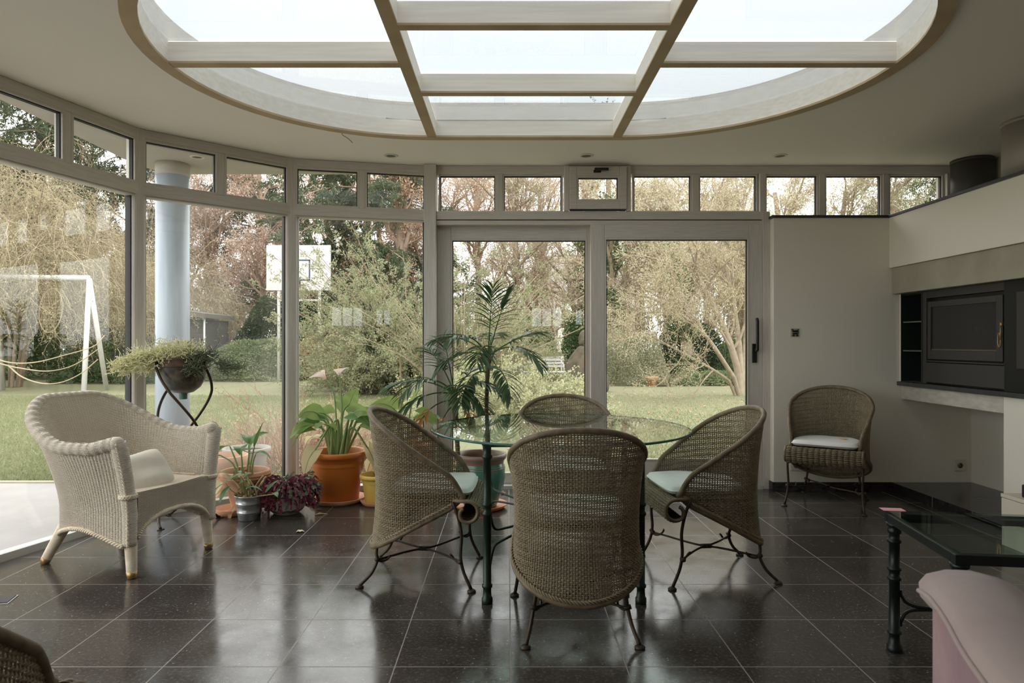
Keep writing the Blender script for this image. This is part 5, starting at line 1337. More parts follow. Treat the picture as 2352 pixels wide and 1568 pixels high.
mb = MB(); n = 2600; gx = r.uniform(-4,12,n); gy = 6 + r.uniform(0,1,n)*14; d = r.normal(size=(n,3)); d[:,2] *= .2
mb.leaves(np.stack([gx, gy, np.full(n, GZ+.03)], -1), d, r.uniform(.03,.07,n), .04, .3); tag(mb.build('leaf_litter', M['leaf_rust'], None, smooth=False), 'brown fallen leaves scattered over the lawn', 'leaves', None, 'stuff')

def tree(name, label, x, y, h, r0, seed, specs, leafs, cat='tree', group=None, lean=(0,0), bark='bark', twig='twig', P0=None, k=(8,5,4,3,3), split=2):
    t = thing(name, label, cat, (x, y, GZ), 0, group)
    base = P0 if P0 is not None else trunk(0, 0, h, r0, seed, lean)
    if P0 is None: base[0][..., 2] -= GZ
    lv = grow(base[0], base[1], specs, seed+1)
    mb = MB()
    for i, (P, R) in enumerate(lv[:split]): mb.tubes(P, R, k[min(i, len(k)-1)])
    mb.build('trunk', M[bark], t)
    if len(lv) > split:
        mb = MB()
        for i, (P, R) in enumerate(lv[split:]): mb.tubes(P, R, 3)
        mb.build('twigs', M[twig], t)
    for (m, N, L, W, sprd, *rest) in leafs: leaf_on(lv, N, L, W, seed+3, sprd, bias=rest[0] if rest else None).build('foliage', M[m], t, smooth=False)
    return t
BARE = lambda h, n3=6, n4=5: [dict(n=16, len=h*.42, ang=.75, pts=6, rr=.55, up=.5, wig=.14, t0=.22), dict(n=8, len=h*.2, ang=.7, pts=5, rr=.55, up=.25, wig=.2), dict(n=n3, len=h*.095, ang=.7, pts=4, rr=.6, up=.1, wig=.22, rmin=.005, rmax=.016), dict(n=n4, len=h*.05, ang=.7, pts=3, rr=.7, wig=.25, rmin=.0045, rmax=.009)]
GT = 'bare trees beyond the lawn'
# woodland behind: x px, distance, height, radius, leaf material, label
wood = [(1020,27,11,.16,'leaf_rust',5000,'twig_red','rust-leaved bare tree behind the left sliding door'), (1098,31,12,.17,'leaf_rust',4500,'twig_red','reddish bare tree behind the palm'),
 (1185,26,10,.15,'leaf_buff',4200,'twig','tan bare tree behind the white bench'), (1255,33,13,.2,'leaf_rust',4000,'twig','tall bare tree in front of the white house'), (1345,29,11,.15,'leaf_buff',5200,'twig','bare tree behind the stone sculpture'),
 (1440,27,11,.16,'leaf_buff',6500,'twig','buff-leaved bare tree left in the right door pane'), (1530,32,12,.17,'leaf_rust',5000,'twig_red','reddish bare tree behind the ivy trunk'), (1625,25,10,.15,'leaf_buff',8000,'twig','buff-leaved tree behind the leaning shrub'),
 (1700,30,12,.18,'leaf_buff',7000,'twig','tall bare tree at the right edge of the doors'), (1800,23,10,.16,'leaf_buff',7000,'twig','bare tree seen in the transom over the white wall'), (1925,25,11,.16,'leaf_buff',7000,'twig','bare tree seen in the middle of the right transoms'), (2060,22,9.5,.15,'leaf_olive',6000,'twig','loose bare tree seen in the last transom pane'),
 (760,30,10,.16,'leaf_rust',6500,'twig_red','rust-leaved tree behind the backboard'), (600,27,8.5,.14,'bloom_buff',9000,'twig_red','pinkish-buff leaved tree left of the backboard'), (500,29,9,.15,'bloom_buff',8500,'twig_red','pinkish-buff leaved tree right of the white column'), (420,33,11,.16,'leaf_rust',5000,'twig','bare tree behind the white column'),
 (880,35,13,.2,'leaf_rust',4500,'twig_red','tall reddish tree behind the big bush')]
for i, (px, Y, h, r0, lf, nl, tw, lab) in enumerate(wood):
    x = (px-CX)*Y/F; h = min(h, (.31*Y+1.1)/1.32)
    tree('bare_tree', lab, x, Y, h, r0, 300+i*7, BARE(h), [(lf, int(nl*1.5), .08 if Y > 26 else .07, .042, .08)], group=GT, twig=tw, bark='bark_red' if tw == 'twig_red' else 'bark')
# far thicket: thin upright saplings closing the view
def thicket(name, label, px0, px1, Y, h, n, seed, twig, leafs, group='thickets behind the lawn'):
    r = np.random.default_rng(seed); xa, xb = (px0-CX)*Y/F, (px1-CX)*Y/F; x = (xa+xb)/2
    t = thing(name, label, 'thicket', (x, Y, GZ), 0, group)
    m = 6; bx = r.uniform(xa-x, xb-x, n); by = r.uniform(-1.5,1.5,n); hh = h*r.uniform(.55,1.1,n); z = np.linspace(0,1,m)
    P = np.stack([bx[:,None] + np.cumsum(r.normal(size=(n,m))*.10,1)*h*.22*z, by[:,None]+np.cumsum(r.normal(size=(n,m))*.1,1)*h*.2*z, hh[:,None]*z], -1); R = np.full((n,1), .02)*r.uniform(.5,1.5,(n,1))*np.linspace(1,.3,m)
    lv = grow(P, R, [dict(n=10, len=h*.24, ang=.55, pts=4, rr=.6, up=.3, wig=.2, rmin=.006, t0=.1), dict(n=6, len=h*.11, ang=.6, pts=3, rr=.7, up=.1, wig=.2, rmin=.005)], seed)
    mb = MB(); [mb.tubes(a, b, 3) for a, b in lv]; mb.build('stems', M[twig], t)
    for (mt, N, L, W, s) in leafs: leaf_on(lv, N, L, W, seed+2, s).build('foliage', M[mt], t, smooth=False)
thk = [(440,700,31,5.0,60,'twig_red',[('bloom_buff',9000,.12,.07,.1)],'pinkish thicket behind the hedge left of the backboard'), (700,1000,36,6.5,70,'twig_red',[('leaf_rust',9000,.12,.07,.12)],'reddish thicket behind the big bush'),
 (1000,1290,35,6.0,70,'twig_red',[('leaf_rust',6000,.12,.06,.12)],'reddish thicket behind the left sliding door'), (1330,1560,34,6.2,65,'twig',[('leaf_buff',9000,.12,.07,.12)],'tan thicket behind the sculpture'), (1540,1800,28,5.6,65,'twig',[('leaf_buff',12000,.11,.06,.12)],'buff thicket behind the leaning shrub'), (-800,330,27,8.5,150,'twig',[('leaf_buff',17000,.10,.05,.12)],'buff thicket behind the big weeping shrub'), (1780,2200,30,8,75,'twig',[('leaf_buff',9000,.12,.07,.12)],'buff thicket seen over the white wall')]
for i, (a, b, Y, h, n, tw, lf, lab) in enumerate(thk): thicket('thicket', lab, a, b, Y, h, n, 500+i, tw, lf)

# hedges: clouds of leaves on a stem frame
def hedge(name, label, px0, px1, Y, dy, h, N, m, L, seed, cat='hedge', group='hedges round the lawn', top=.25, z0=0, stemm='twig', x01=None):
    r = np.random.default_rng(seed); xa, xb = x01 if x01 else ((px0-CX)*Y/F, (px1-CX)*Y/F); x = (xa+xb)/2; w = (xb-xa)/2
    t = thing(name, label, cat, (x, Y, GZ), 0, group)
    u = r.uniform(-1,1,N)*w; ph = r.uniform(0,6,4)
    H_ = lambda u: h*(1 - top*(.5+.25*np.sin(u*1.1+ph[0])+.15*np.sin(u*2.7+ph[1])+.10*np.sin(u*6+ph[2])))*np.clip((1-(np.abs(u)/w)**6), .35, 1)
    q = r.uniform(0,1,N)**.75; hh = H_(u); z = z0 + (hh-z0)*q
    prof = np.sqrt(np.clip(1-(q**2.6), .02, 1)); a = r.uniform(-1,1,N); a = np.sign(a)*np.abs(a)**.45; bump = 1 + .18*np.sin(u*3.1+ph[3]+z*2.3) + .12*np.sin(u*7+z*5)
    yv = a*dy*prof*bump
    d = np.stack([r.normal(size=N)*.8, np.sign(a)*.7+r.normal(size=N)*.6, r.normal(size=N)*.6+.35], -1)
    mb = MB(); mb.leaves(np.stack([u, yv, z], -1), d, L*r.uniform(.6,1.3,N), L*.55); mb.build('foliage', M[m], t, smooth=False)
    ns = max(6, int(w*6)); bx = r.uniform(-w*.95, w*.95, ns); P = np.stack([np.stack([bx, r.uniform(-.3,.3,ns)*dy, 0*bx], -1), np.stack([bx+r.normal(size=ns)*.15, r.uniform(-.5,.5,ns)*dy, H_(bx)*.5], -1), np.stack([bx+r.normal(size=ns)*.25, r.uniform(-.6,.6,ns)*dy, H_(bx)*.95], -1)], 1)
    mb = MB(); mb.tubes(P, np.full((ns,3), .014)*np.array([1,.7,.3]), 4); mb.build('stems', M[stemm], t)
    return t
hedge('ivy_hedge', 'dark ivy hedge at the far left behind the swing frame', -140, 300, 21.5, 1.1, 3.9, 34000, 'leaf_ivy', .12, 1, x01=(-20.5,-12.2))
hedge('low_hedge', 'low green hedge between the shed and the backboard pole', 478, 700, 20.5, .8, 1.45, 15000, 'leaf_hedge', .075, 2)
hedge('tall_hedge', 'tall dark green hedge behind the backboard pole', 545, 800, 24, 1.2, 2.9, 17000, 'leaf_dark', .10, 3)
hedge('reed_bed', 'tan dry reeds at the foot of the backboard pole', 684, 790, 21.2, .5, 1.5, 9000, 'grass_dry', .16, 4, 'reeds', None)
hedge('far_hedge', 'mid green hedge behind the white bench', 1050, 1290, 24, 1.0, 2.3, 15000, 'leaf_hedge', .09, 5)
hedge('holly_bush', 'dark glossy holly bush behind the stone sculpture', 1288, 1372, 21.5, .8, 2.2, 9000, 'leaf_ivy', .085, 6, 'shrub', 'evergreen shrubs by the lawn edge')
hedge('grey_shrub', 'grey-green shrub right of the sculpture in the right door pane', 1385, 1525, 18.6, .9, 1.95, 15000, 'leaf_greygreen', .055, 7, 'shrub', None, .35)
hedge('dark_shrub', 'dark evergreen shrub under the leaning branches', 1510, 1660, 20.5, .9, 2.1, 11000, 'leaf_dark', .085, 8, 'shrub', 'evergreen shrubs by the lawn edge', .4)
hedge('edge_shrub', 'dark evergreen shrub at the right edge of the right door', 1640, 1800, 19.5, .9, 1.7, 9000, 'leaf_ivy', .085, 9, 'shrub', 'evergreen shrubs by the lawn edge', .4)
hedge('ground_ivy', 'low patch of bright ivy at the lawn edge on the right', 1552, 1705, 18.4, .55, .42, 6000, 'leaf_hedge', .075, 10, 'ground cover', None)
hedge('low_border', 'low olive planting in front of the far hedge behind the bench', 1060, 1320, 20.8, .9, 1.25, 13000, 'leaf_olive', .06, 11, 'border', None, .4)
hedge('swing_hedge', 'low ivy bank behind the white swing leg', 150, 420, 19.2, .5, .62, 6000, 'leaf_ivy', .09, 12, x01=(-12.6,-9.0))
hedge('back_hedge', 'dark hedge closing the garden at the far left', -60, 460, 28, 1.4, 4.6, 22000, 'leaf_dark', .14, 13, x01=(-24,-12.5))

# conifers
def conifer(name, label, px, Y, h, r0, seed, spread, droop, N, m, z0=.12, bark='bark_red', up=.0):
    r = np.random.default_rng(seed); x = (px-CX)*Y/F; t = thing(name, label, 'tree', (x, Y, GZ), 0, 'conifers beyond the lawn')
    P, R = trunk(0,0,h,r0,seed,n=9,wob=.04); P[...,2] -= GZ
    lv = grow(P, R, [dict(n=46, len=spread, ang=1.45, da=.15, pts=7, rr=.3, up=-droop, wig=.08, t0=z0, rmin=.012), dict(n=16, len=spread*.28, ang=.8, pts=4, rr=.5, up=-droop*.8, wig=.12, t0=.15, rmin=.006)], seed+1)
    mb = MB(); mb.tubes(*lv[0], 10); mb.tubes(*lv[1], 4); mb.build('trunk', M[bark], t)
    mb = MB(); mb.tubes(*lv[2], 3); mb.build('twigs', M['twig'], t)
    leaf_on(lv, N, .20, .045, seed+2, .05, bias=(0,0,-.35)).build('foliage', M[m], t, smooth=False)
conifer('conifer', 'tall conifer with drooping dark branches behind the backboard', 840, 25, 8.3, .2, 11, 4.4, .55, 48000, 'leaf_conifer', .16)
conifer('conifer', 'dark conifer filling the top left transom panes', 90, 27, 15, .22, 12, 5.2, .35, 75000, 'leaf_conifer', .1, 'bark')
conifer('conifer', 'dark conifer at the extreme left behind the weeping shrub', -60, 25, 13, .2, 16, 4.6, .35, 50000, 'leaf_conifer', .1, 'bark')
conifer('conifer', 'dark conifer behind the white column', 590, 32, 9.5, .2, 13, 3.6, .5, 32000, 'leaf_conifer', .3)
conifer('conifer', 'narrow conifer left of the white column', 300, 31, 12, .18, 14, 3.6, .4, 40000, 'leaf_conifer', .15)
conifer('conifer', 'conifer branches seen in the last transom pane on the right', 2190, 24, 8, .22, 15, 3.6, .3, 12000, 'leaf_conifer', .2)
# pale reddish trunk behind the big bush
tree('redwood', 'tree with a thick reddish trunk behind the big bush', (928-CX)*24.5/F, 24.5, 7.6, .30, 41, BARE(5), [('leaf_rust', 5000, .10, .06, .1)], group=None, bark='bark_red', twig='twig_red')

# straw-coloured weeping shrub at the left
def weeping(name, label, x, y, R, zc, n, seed, L, leafs, twig, flat=.75):
    r = np.random.default_rng(seed); t = thing(name, label, 'shrub', (x, y, GZ))
    a = r.uniform(0,2*PI,n); q = np.sqrt(r.uniform(0,1,n)); p = np.stack([R*.8*q*np.cos(a), R*.6*q*np.sin(a), zc + R*flat*np.sqrt(1-q*q*.9)*r.uniform(.1,1.05,n) - .35*q*R], -1)
    d = nrm(np.stack([np.cos(a)*q+r.normal(size=n)*.6, np.sin(a)*q+r.normal(size=n)*.6, r.uniform(-.2,1.1,n)], -1)); m = 9; Ls = L*r.uniform(.4,1.2,n); Q = [p]
    for k in range(1, m):
        d = nrm(d + np.array([0,0,-.33]) + r.normal(size=(n,3))*.22); p = p + d*(Ls/(m-1))[:,None]; p[:,2] = np.maximum(p[:,2], .15); Q.append(p)
    P = np.stack(Q, 1); Rr = np.full((n,1), .006)*r.uniform(.5,1.5,(n,1))*np.linspace(1,.4,m)
    lv = grow(P, Rr, [dict(n=10, len=.62, ang=.8, pts=3, rr=.7, up=-.2, wig=.25, rmin=.0035)], seed+1)
    mb = MB(); mb.tubes(P, Rr, 4); mb.tubes(*lv[1], 3); mb.build('tangled_stems', M[twig], t)
    ns = 9; a = np.linspace(0,2*PI,ns+1)[:-1]; T = np.stack([np.stack([.25*np.cos(a),.25*np.sin(a),0*a],-1), np.stack([.5*np.cos(a),.4*np.sin(a),0*a+zc*.5],-1), np.stack([1.3*np.cos(a),.9*np.sin(a),0*a+zc+.3],-1), np.stack([R*.6*np.cos(a),R*.5*np.sin(a),0*a+zc+R*.5],-1)],1)
    mb = MB(); mb.tubes(T, np.full((ns,4), .045)*np.array([1,.8,.5,.25]), 6); mb.build('trunk', M['leaf_dark'] if False else M['bark'], t)
    for (mt, N, LL, W, s) in leafs: leaf_on(lv, N, LL, W, seed+2, s).build('foliage', M[mt], t, smooth=False)
    return t
weeping('weeping_shrub', 'huge straw-coloured weeping shrub of tangled stems at the left', -12.9, 17.6, 3.9, 3.2, 2100, 21, 1.9, [('leaf_yellowgreen', 30000, .05, .026, .06), ('leaf_olive', 14000, .05, .028, .06)], 'twig_pale')
weeping('weeping_shrub', 'smaller straw-coloured weeping shrub behind the dark shed', -12.4, 24.6, 3.0, 2.6, 900, 22, 2.2, [('leaf_yellowgreen', 9000, .075, .04, .08)], 'twig_pale')
# long arching canes hanging low in front of it
for i, pts in enumerate(([(-30,815),(20,832),(80,832),(150,815),(215,795),(240,770)], [(0,835),(45,845),(110,852),(170,838),(228,800)], [(20,840),(50,865),(95,880),(140,878),(185,858),(225,825)])):
    P = np.array([at(a, b, 12.6) for a, b in pts]); tag(MB().tube(smooth_path(P, 30), np.linspace(.014,.007,30), 6).build('arching_cane', M['twig_pale']), ['long bare cane arching low in front of the weeping shrub, topmost', 'long bare cane arching low in front of the weeping shrub, middle one', 'long bare cane sagging lowest over the lawn at the left'][i], 'branch', 'arching canes')

# big upright arching bush in the middle
def fountain(name, label, x, y, h, sp, n, seed, leafs, twig, up=.9, lean=0, L2=.5, cat='shrub', r0=.012, n2=9, group=None, mound=0):
    r = np.random.default_rng(seed); t = thing(name, label, cat, (x, y, GZ), 0, group); m = 8
    a = r.uniform(0,2*PI,n); q = np.sqrt(r.uniform(0,1,n)); p = np.stack([.35*sp*q*np.cos(a), .3*sp*q*np.sin(a), 0*a], -1); tilt = q*up; d = nrm(np.stack([np.cos(a)*np.sin(tilt)+lean, np.sin(a)*np.sin(tilt), np.cos(tilt)], -1)); Ls = h*r.uniform(.45,1.15,n)*(1-mound*q*q); Q = [p]
    for k in range(1, m): d = nrm(d + np.array([0,0,-.05]) + np.stack([np.cos(a),np.sin(a),0*a],-1)*.05 + r.normal(size=(n,3))*.07); p = p + d*(Ls/(m-1))[:,None]; Q.append(p)
    P = np.stack(Q,1); P[...,2] = np.maximum(P[...,2], .03); R = np.full((n,1), r0)*r.uniform(.6,1.5,(n,1))*np.linspace(1,.3,m)
    lv = grow(P, R, [dict(n=n2, len=L2, ang=.6, pts=4, rr=.6, up=.12, wig=.14, t0=.12, rmin=.003)], seed+1)
    mb = MB(); mb.tubes(P, R, 4); mb.tubes(*lv[1], 3); mb.build('stems', M[twig], t)
    for (mt, N, LL, W, s) in leafs: leaf_on(lv, N, LL, W, seed+2, s).build('foliage', M[mt], t, smooth=False)
    return t
fountain('arching_bush', 'big olive-green arching bush in the middle of the garden', (935-CX)*16.2/F, 16.2, 4.5, 1.9, 420, 31, [('leaf_olive', 95000, .06, .028, .035), ('leaf_greygreen', 30000, .05, .025, .03)], 'bark', 1.15, .02, .5, mound=.5)
hedge('bush_heart', 'dark green shrub at the heart of the arching bush', 830, 985, 16.0, .9, 2.1, 14000, 'leaf_dark', .06, 14, 'shrub', 'evergreen shrubs by the lawn edge', .3)
fountain('light_shrub', 'pale yellow-green shrub outside the left sliding door', (1165-CX)*10.4/F, 10.4, .98, 2.6, 170, 33, [('leaf_pale', 26000, .045, .028, .03), ('leaf_olive', 8000, .045, .028, .03)], 'twig', 1.1, 0, .28, n2=8, r0=.006)
fountain('twiggy_shrub', 'loose pale shrub between the arching bush and the palm', (1060-CX)*14/F, 14, 2.9, 1.2, 90, 34, [('leaf_olive', 16000, .05, .026, .04)], 'twig', .6, .02, .5)
fountain('bare_shrub', 'low wispy reddish shrub just outside the bay window', -2.02, 6.35, .78, 1.3, 190, 35, [('leaf_rust', 1500, .018, .010, .02), ('grass_dry', 1500, .018, .010, .02)], 'twig_red', 1.15, .05, .22, r0=.0032, n2=8)
fountain('bare_shrub', 'low wispy reddish shrub outside the window behind the orange pot', -1.15, 6.2, .62, .8, 110, 36, [('leaf_rust', 900, .018, .010, .02)], 'twig_red', 1.1, 0, .2, r0=.0032, n2=7)
# soil bed outside the bay
bed = MB(); prism(bed, [(-2.9,5.53),(-.3,5.53),(-.3,6.8),(-1.2,7.0),(-2.7,6.9)], -.12, GZ+.02)
struct(bed.build('soil_bed', mat('garden_soil', (.33,.22,.145,1), .95, col2=(.42,.31,.21,1), nscale=20, bump=.8, bscale=40), None, smooth=False))

# leaning many-stemmed shrub at the right
def limb(pts, r0, r1, n=14): return smooth_path([at(a, b, Y) for a, b, Y in pts], n), np.linspace(r0, r1, n)
lp_ = [limb([(1700,888,14.4),(1692,840,14.4),(1670,770,14.3),(1632,690,14.2),(1590,620,14.1),(1545,560,14),(1480,520,13.8)], .085,.03), limb([(1702,886,14.4),(1698,800,14.5),(1688,720,14.7),(1672,640,14.9),(1660,560,15),(1640,470,15.1)], .075,.03), limb([(1698,888,14.4),(1665,835,14.0),(1620,770,13.6),(1560,720,13.3),(1510,690,13.1),(1450,672,12.9)], .05,.018),
 limb([(1704,888,14.4),(1712,760,14.6),(1716,650,14.8),(1722,520,15),(1735,430,15.2)], .06,.025), limb([(1690,884,14.4),(1640,850,14.0),(1590,822,13.7),(1530,790,13.4),(1490,770,13.2)], .035,.012)]
P = np.stack([a for a, b in lp_]); R = np.stack([b for a, b in lp_]); x0, y0 = P[0,0,0], P[0,0,1]; P = P - np.array([x0, y0, GZ]); P[:,0,2] = 0
tree('leaning_tree', 'many-stemmed pale tree leaning left at the right edge of the lawn', x0, y0, 0, 0, 51, [dict(n=14, len=1.9, ang=.7, pts=6, rr=.5, up=.25, wig=.2, t0=.25, rmin=.008), dict(n=8, len=.8, ang=.7, pts=4, rr=.55, up=.1, wig=.2, rmin=.005), dict(n=5, len=.38, ang=.7, pts=3, rr=.6, wig=.2, rmin=.004)], [('leaf_buff', 22000, .034, .02, .05)], P0=(P, R), twig='twig_pale', bark='bark_tan', split=2)
# ivy-clad trunks
def ivy_tree(px, Y, h, r0, seed, label, lean, n):
    r = np.random.default_rng(seed); x = (px-CX)*Y/F; t = tree('ivy_tree', label, x, Y, h, r0, seed, BARE(h*.8, 4, 3), [('leaf_buff', 2500, .09, .05, .06)], group='ivy-clad trees', lean=lean)
    P, _ = trunk(0,0,h,r0,seed,lean); P = P[0]; P[:,2] -= GZ; q = r.uniform(.0,.85,n)*(len(P)-1); i = np.minimum(q.astype(int), len(P)-2); f = (q-i)[:,None]; p = P[i]*(1-f)+P[i+1]*f; p = p + r.normal(size=(n,3))*np.array([.22,.22,.1])*(.6+.5*np.sin(q*4)[:,None])
    mb = MB(); mb.leaves(p, r.normal(size=(n,3))+np.array([0,-.4,-.2]), .11*r.uniform(.6,1.2,n), .08); mb.build('ivy', M['leaf_ivy'], t, smooth=False)
ivy_tree(1585, 19.5, 5.2, .17, 61, 'ivy-clad trunk in the middle of the right door pane', (-.4,0), 5200)
ivy_tree(1402, 20.5, 6.5, .15, 62, 'ivy-clad trunk beside the middle door stile', (.35,0), 3200)
ivy_tree(1330, 23, 5.6, .16, 63, 'ivy-clad tree behind the middle door stile', (.1,0), 4500)

# ------------------------------------------------------------------ built things in the garden
WP = mat('weathered_white_paint', (.60,.58,.56,1), .6, col2=(.50,.465,.43,1), nscale=4, amt=.6, stretch=(4,4,.6))
# basketball hoop
Y = 19.6; b0 = at(612, 667, Y); b1 = at(760, 563, Y); xc = (b0[0]+b1[0])/2
t = thing('basketball_hoop', 'white weathered basketball backboard on slim posts across the lawn', 'basketball hoop', (xc, Y, GZ), 0)
wb, z0, z1 = (b1[0]-b0[0])/2, b0[2]-GZ, b1[2]-GZ
bd = MB().box(-wb,wb,-.02,.02,z0,z1).build('backboard', WP, t, smooth=False, bevel=.01)
mb = MB(); a0, a1 = at(665,643,Y), at(713,596,Y); ax0 = -(a1[0]-xc)+ .0; ax1 = a1[0]-xc; ax0 = -.30; ax1 = max(ax1, .30); c0_, c1_ = a0[2]-GZ, a1[2]-GZ
for q in ((ax0,ax1,c1_-.04,c1_),(ax0,ax1,c0_-.02,c0_+.02),(ax0,ax0+.04,c0_,c1_),(ax1-.04,ax1,c0_,c1_)): mb.box(q[0],q[1],-.024,-.0205,q[2],q[3])
plab(mb.build('target_square', mat('dark_blue_paint', (.03,.045,.075,1), .5), bd, smooth=False), 'thin dark painted square on the backboard')
mb = MB(); zr = z0+.28; mb.tube([(.225*math.cos(a), -.25+.225*math.sin(a), zr-.15) for a in np.linspace(0,2*PI,33)[:-1]], .012, 7, closed=True); mb.box(-.06,.06,-.06,-.02,zr-.2,zr+.1); mb.build('rim', M['rust'], t)
mb = MB()
for i in range(10):
    a = i*PI/5; mb.tube([(.225*math.cos(a),-.25+.225*math.sin(a),zr-.15),(.17*math.cos(a+.3),-.25+.17*math.sin(a+.3),zr-.33),(.13*math.cos(a),-.25+.13*math.sin(a),zr-.5)], .006, 4)
mb.build('net', mat('old_net', (.62,.48,.38,1), .9), t)
for xx in (at(733,700,Y)[0]-xc, -(at(733,700,Y)[0]-xc)): MB().tube([(xx,.05,0),(xx,.05,z1-.1)], .045, 12).build('post', WP, t)
xx = at(733,700,Y)[0]-xc; MB().tube([(-xx,.05,at(700,687,Y)[2]),(xx,.05,at(700,687,Y)[2])], .03, 10).build('crossbar', WP, t)
# swing frame and nest swing
Y = 15.6; q = at(205,638,Y); t = thing('garden_swing', 'white wooden swing frame at the left of the lawn', 'swing frame', (q[0], Y, GZ)); zt_ = q[2]-GZ
mb = MB(); e = at(-20,628,Y); mb.tube([(0,0,zt_),(e[0]-q[0]-.0,0,zt_+.02)], .06, 10); mb.build('top_beam', WP, t)
for dx, dy in ((.34,-.75),(-.13,.9)): MB().tube([(0,0,zt_-.02),(dx,dy,0)], .055, 10).build('leg', WP, t)
for dx, dy in ((.0,-.75),(-.4,.9)): MB().tube([(e[0]-q[0],0,zt_),(e[0]-q[0]+dx,dy,0)], .055, 10).build('leg', WP, t)
c = at(103,712,15.4); t = thing('nest_swing', 'round mesh nest swing hanging tilted from the white frame', 'swing', (c[0], 15.6, c[2]-.55))
mb = MB(); ths = np.linspace(0,2*PI,49)[:-1]; rx = .50; tl = 1.32; E = lambda rr, a: np.stack([rr*np.cos(a)*.46 + .10*np.sin(a)*rr, rr*np.cos(a)*.1, .55+rr*np.sin(a)], -1)
mb.tube(E(rx, ths), .013, 7, closed=True); mb.build('hoop', M['twig_pale'], t)
mb = MB()
for s in np.linspace(-.9,.9,13):
    w_ = math.sqrt(1-s*s)*rx; aa = np.linspace(-w_, w_, 6)
    mb.tube(np.stack([s*rx*.46+.10*aa, s*rx*.1+0*aa, .55+aa], -1), .0045, 4); bb = np.linspace(-w_, w_, 6); mb.tube(np.stack([bb*.46+.10*s*rx, bb*.1, .55+s*rx+0*bb], -1), .0045, 4)
mb.build('mesh', M['twig_pale'], t)
mb = MB(); [mb.tube([tuple(E(rx, np.array([a]))[0]), (.05,0,zt_-c[2]+.55)], .006, 5) for a in (1.0, 2.1)]; mb.build('rope', M['cane'], t)
# shed
Y = 21.5; x0, x1 = at(236,0,Y)[0], at(476,0,Y)[0]; zs = at(0,726,Y)[2]-GZ
t = thing('garden_shed', 'dark weathered timber shed behind the white column', 'shed', ((x0+x1)/2, Y+1, GZ)); w_ = (x1-x0)/2
sm = mat('dark_shed_boards', (.075,.072,.066,1), .8, col2=(.11,.105,.095,1), nscale=6, stretch=(.5,.5,9))
mb = MB()
for z in np.arange(0, zs-.12, .145): mb.box(-w_,w_-.15,-1.0+.01,-.97,z,z+.135)
mb.box(-w_,w_-.15,-.96,1.0,0,zs-.1); mb.build('boarding', sm, t, smooth=False)
mb = MB(); mb.add([(-w_-.1,-1.25,zs+.42),(w_+.02,-1.25,zs-.06),(w_+.02,1.1,zs-.06),(-w_-.1,1.1,zs+.42),(-w_-.1,-1.25,zs+.58),(w_+.02,-1.25,zs+.08),(w_+.02,1.1,zs+.08),(-w_-.1,1.1,zs+.58)], [(3,2,1,0),(4,5,6,7),(0,1,5,4),(1,2,6,5),(2,3,7,6),(3,0,4,7)]); mb.build('roof', mat('shed_roof_felt', (.16,.145,.125,1), .9), t, smooth=False)
MB().tube([(w_-.05,-1.1,0),(w_-.05,-1.1,zs-.05)], .035, 8).build('downpipe', M['alu'], t)
# bench
Y = 17.2; b = at(1243,830,Y); t = thing('garden_bench', 'white slatted garden bench beyond the pale shrub', 'bench', (b[0], Y, GZ), .08); wb = .58
for z in (.52,.60,.68,.745): MB().box(-wb,wb,.0+.12*(z-.5),.02+.12*(z-.5),z,z+.055).build('back_slat', WP, t, smooth=False, bevel=.005)
for y in (-.42,-.33,-.24,-.15,-.06): MB().box(-wb,wb,y,y+.07,.40,.425).build('seat_slat', WP, t, smooth=False, bevel=.005)
for s in (-1, 1):
    mb = MB(); x = s*(wb-.06); mb.tube([(x,-.40,0),(x,-.37,.25),(x,-.36,.40)], .02, 8); mb.tube([(x,.10,0),(x,.02,.3),(x,.0,.42),(x,.05,.79)], .02, 8); mb.tube([(x,-.40,.40),(x,.0,.40)], .016, 8); mb.tube([(x,-.37,.40),(x,-.36,.60),(x,.02,.62)], .016, 8); mb.build('end_frame', WP, t)
# stone sculpture
Y = 15.6; b = at(1345,850,Y); t = thing('stone_sculpture', 'brown stone sculpture with a rounded head left of the middle door stile', 'sculpture', (b[0], Y, GZ))
sm = mat('brown_stone', (.17,.13,.09,1), .9, col2=(.08,.07,.045,1), nscale=6, bump=.5, bscale=14)
def rock(prof, sx, sy, seed, lean=0):
    r = np.random.default_rng(seed); k = 36; a = np.linspace(0,2*PI,k+1)[:-1]; pr = smooth_path(np.c_[np.array(prof), np.zeros(len(prof))], 26); ph = r.uniform(0,6,4); G = []
    for rr, z, _ in pr: f = 1+.07*np.sin(a*2+ph[0]+z*3)+.05*np.sin(a*3+ph[1]-z*4)+.03*np.sin(a*5+ph[2]+z*9); G.append(np.stack([max(rr,.001)*f*np.cos(a)*sx+lean*z, max(rr,.001)*f*np.sin(a)*sy, z+0*a], -1))
    m = MB(); m.grid(np.array(G), wrap=True); return m
rock([(.001,0),(.42,.0),(.47,.15),(.44,.40),(.36,.70),(.24,.95),(.15,1.06),(.001,1.10)], 1.05, .8, 3).build('base_stone', sm, t)
rock([(.001,1.07),(.13,1.08),(.17,1.17),(.16,1.32),(.10,1.42),(.001,1.45)], 1.0, .9, 5, .02).build('head_stone', sm, t)
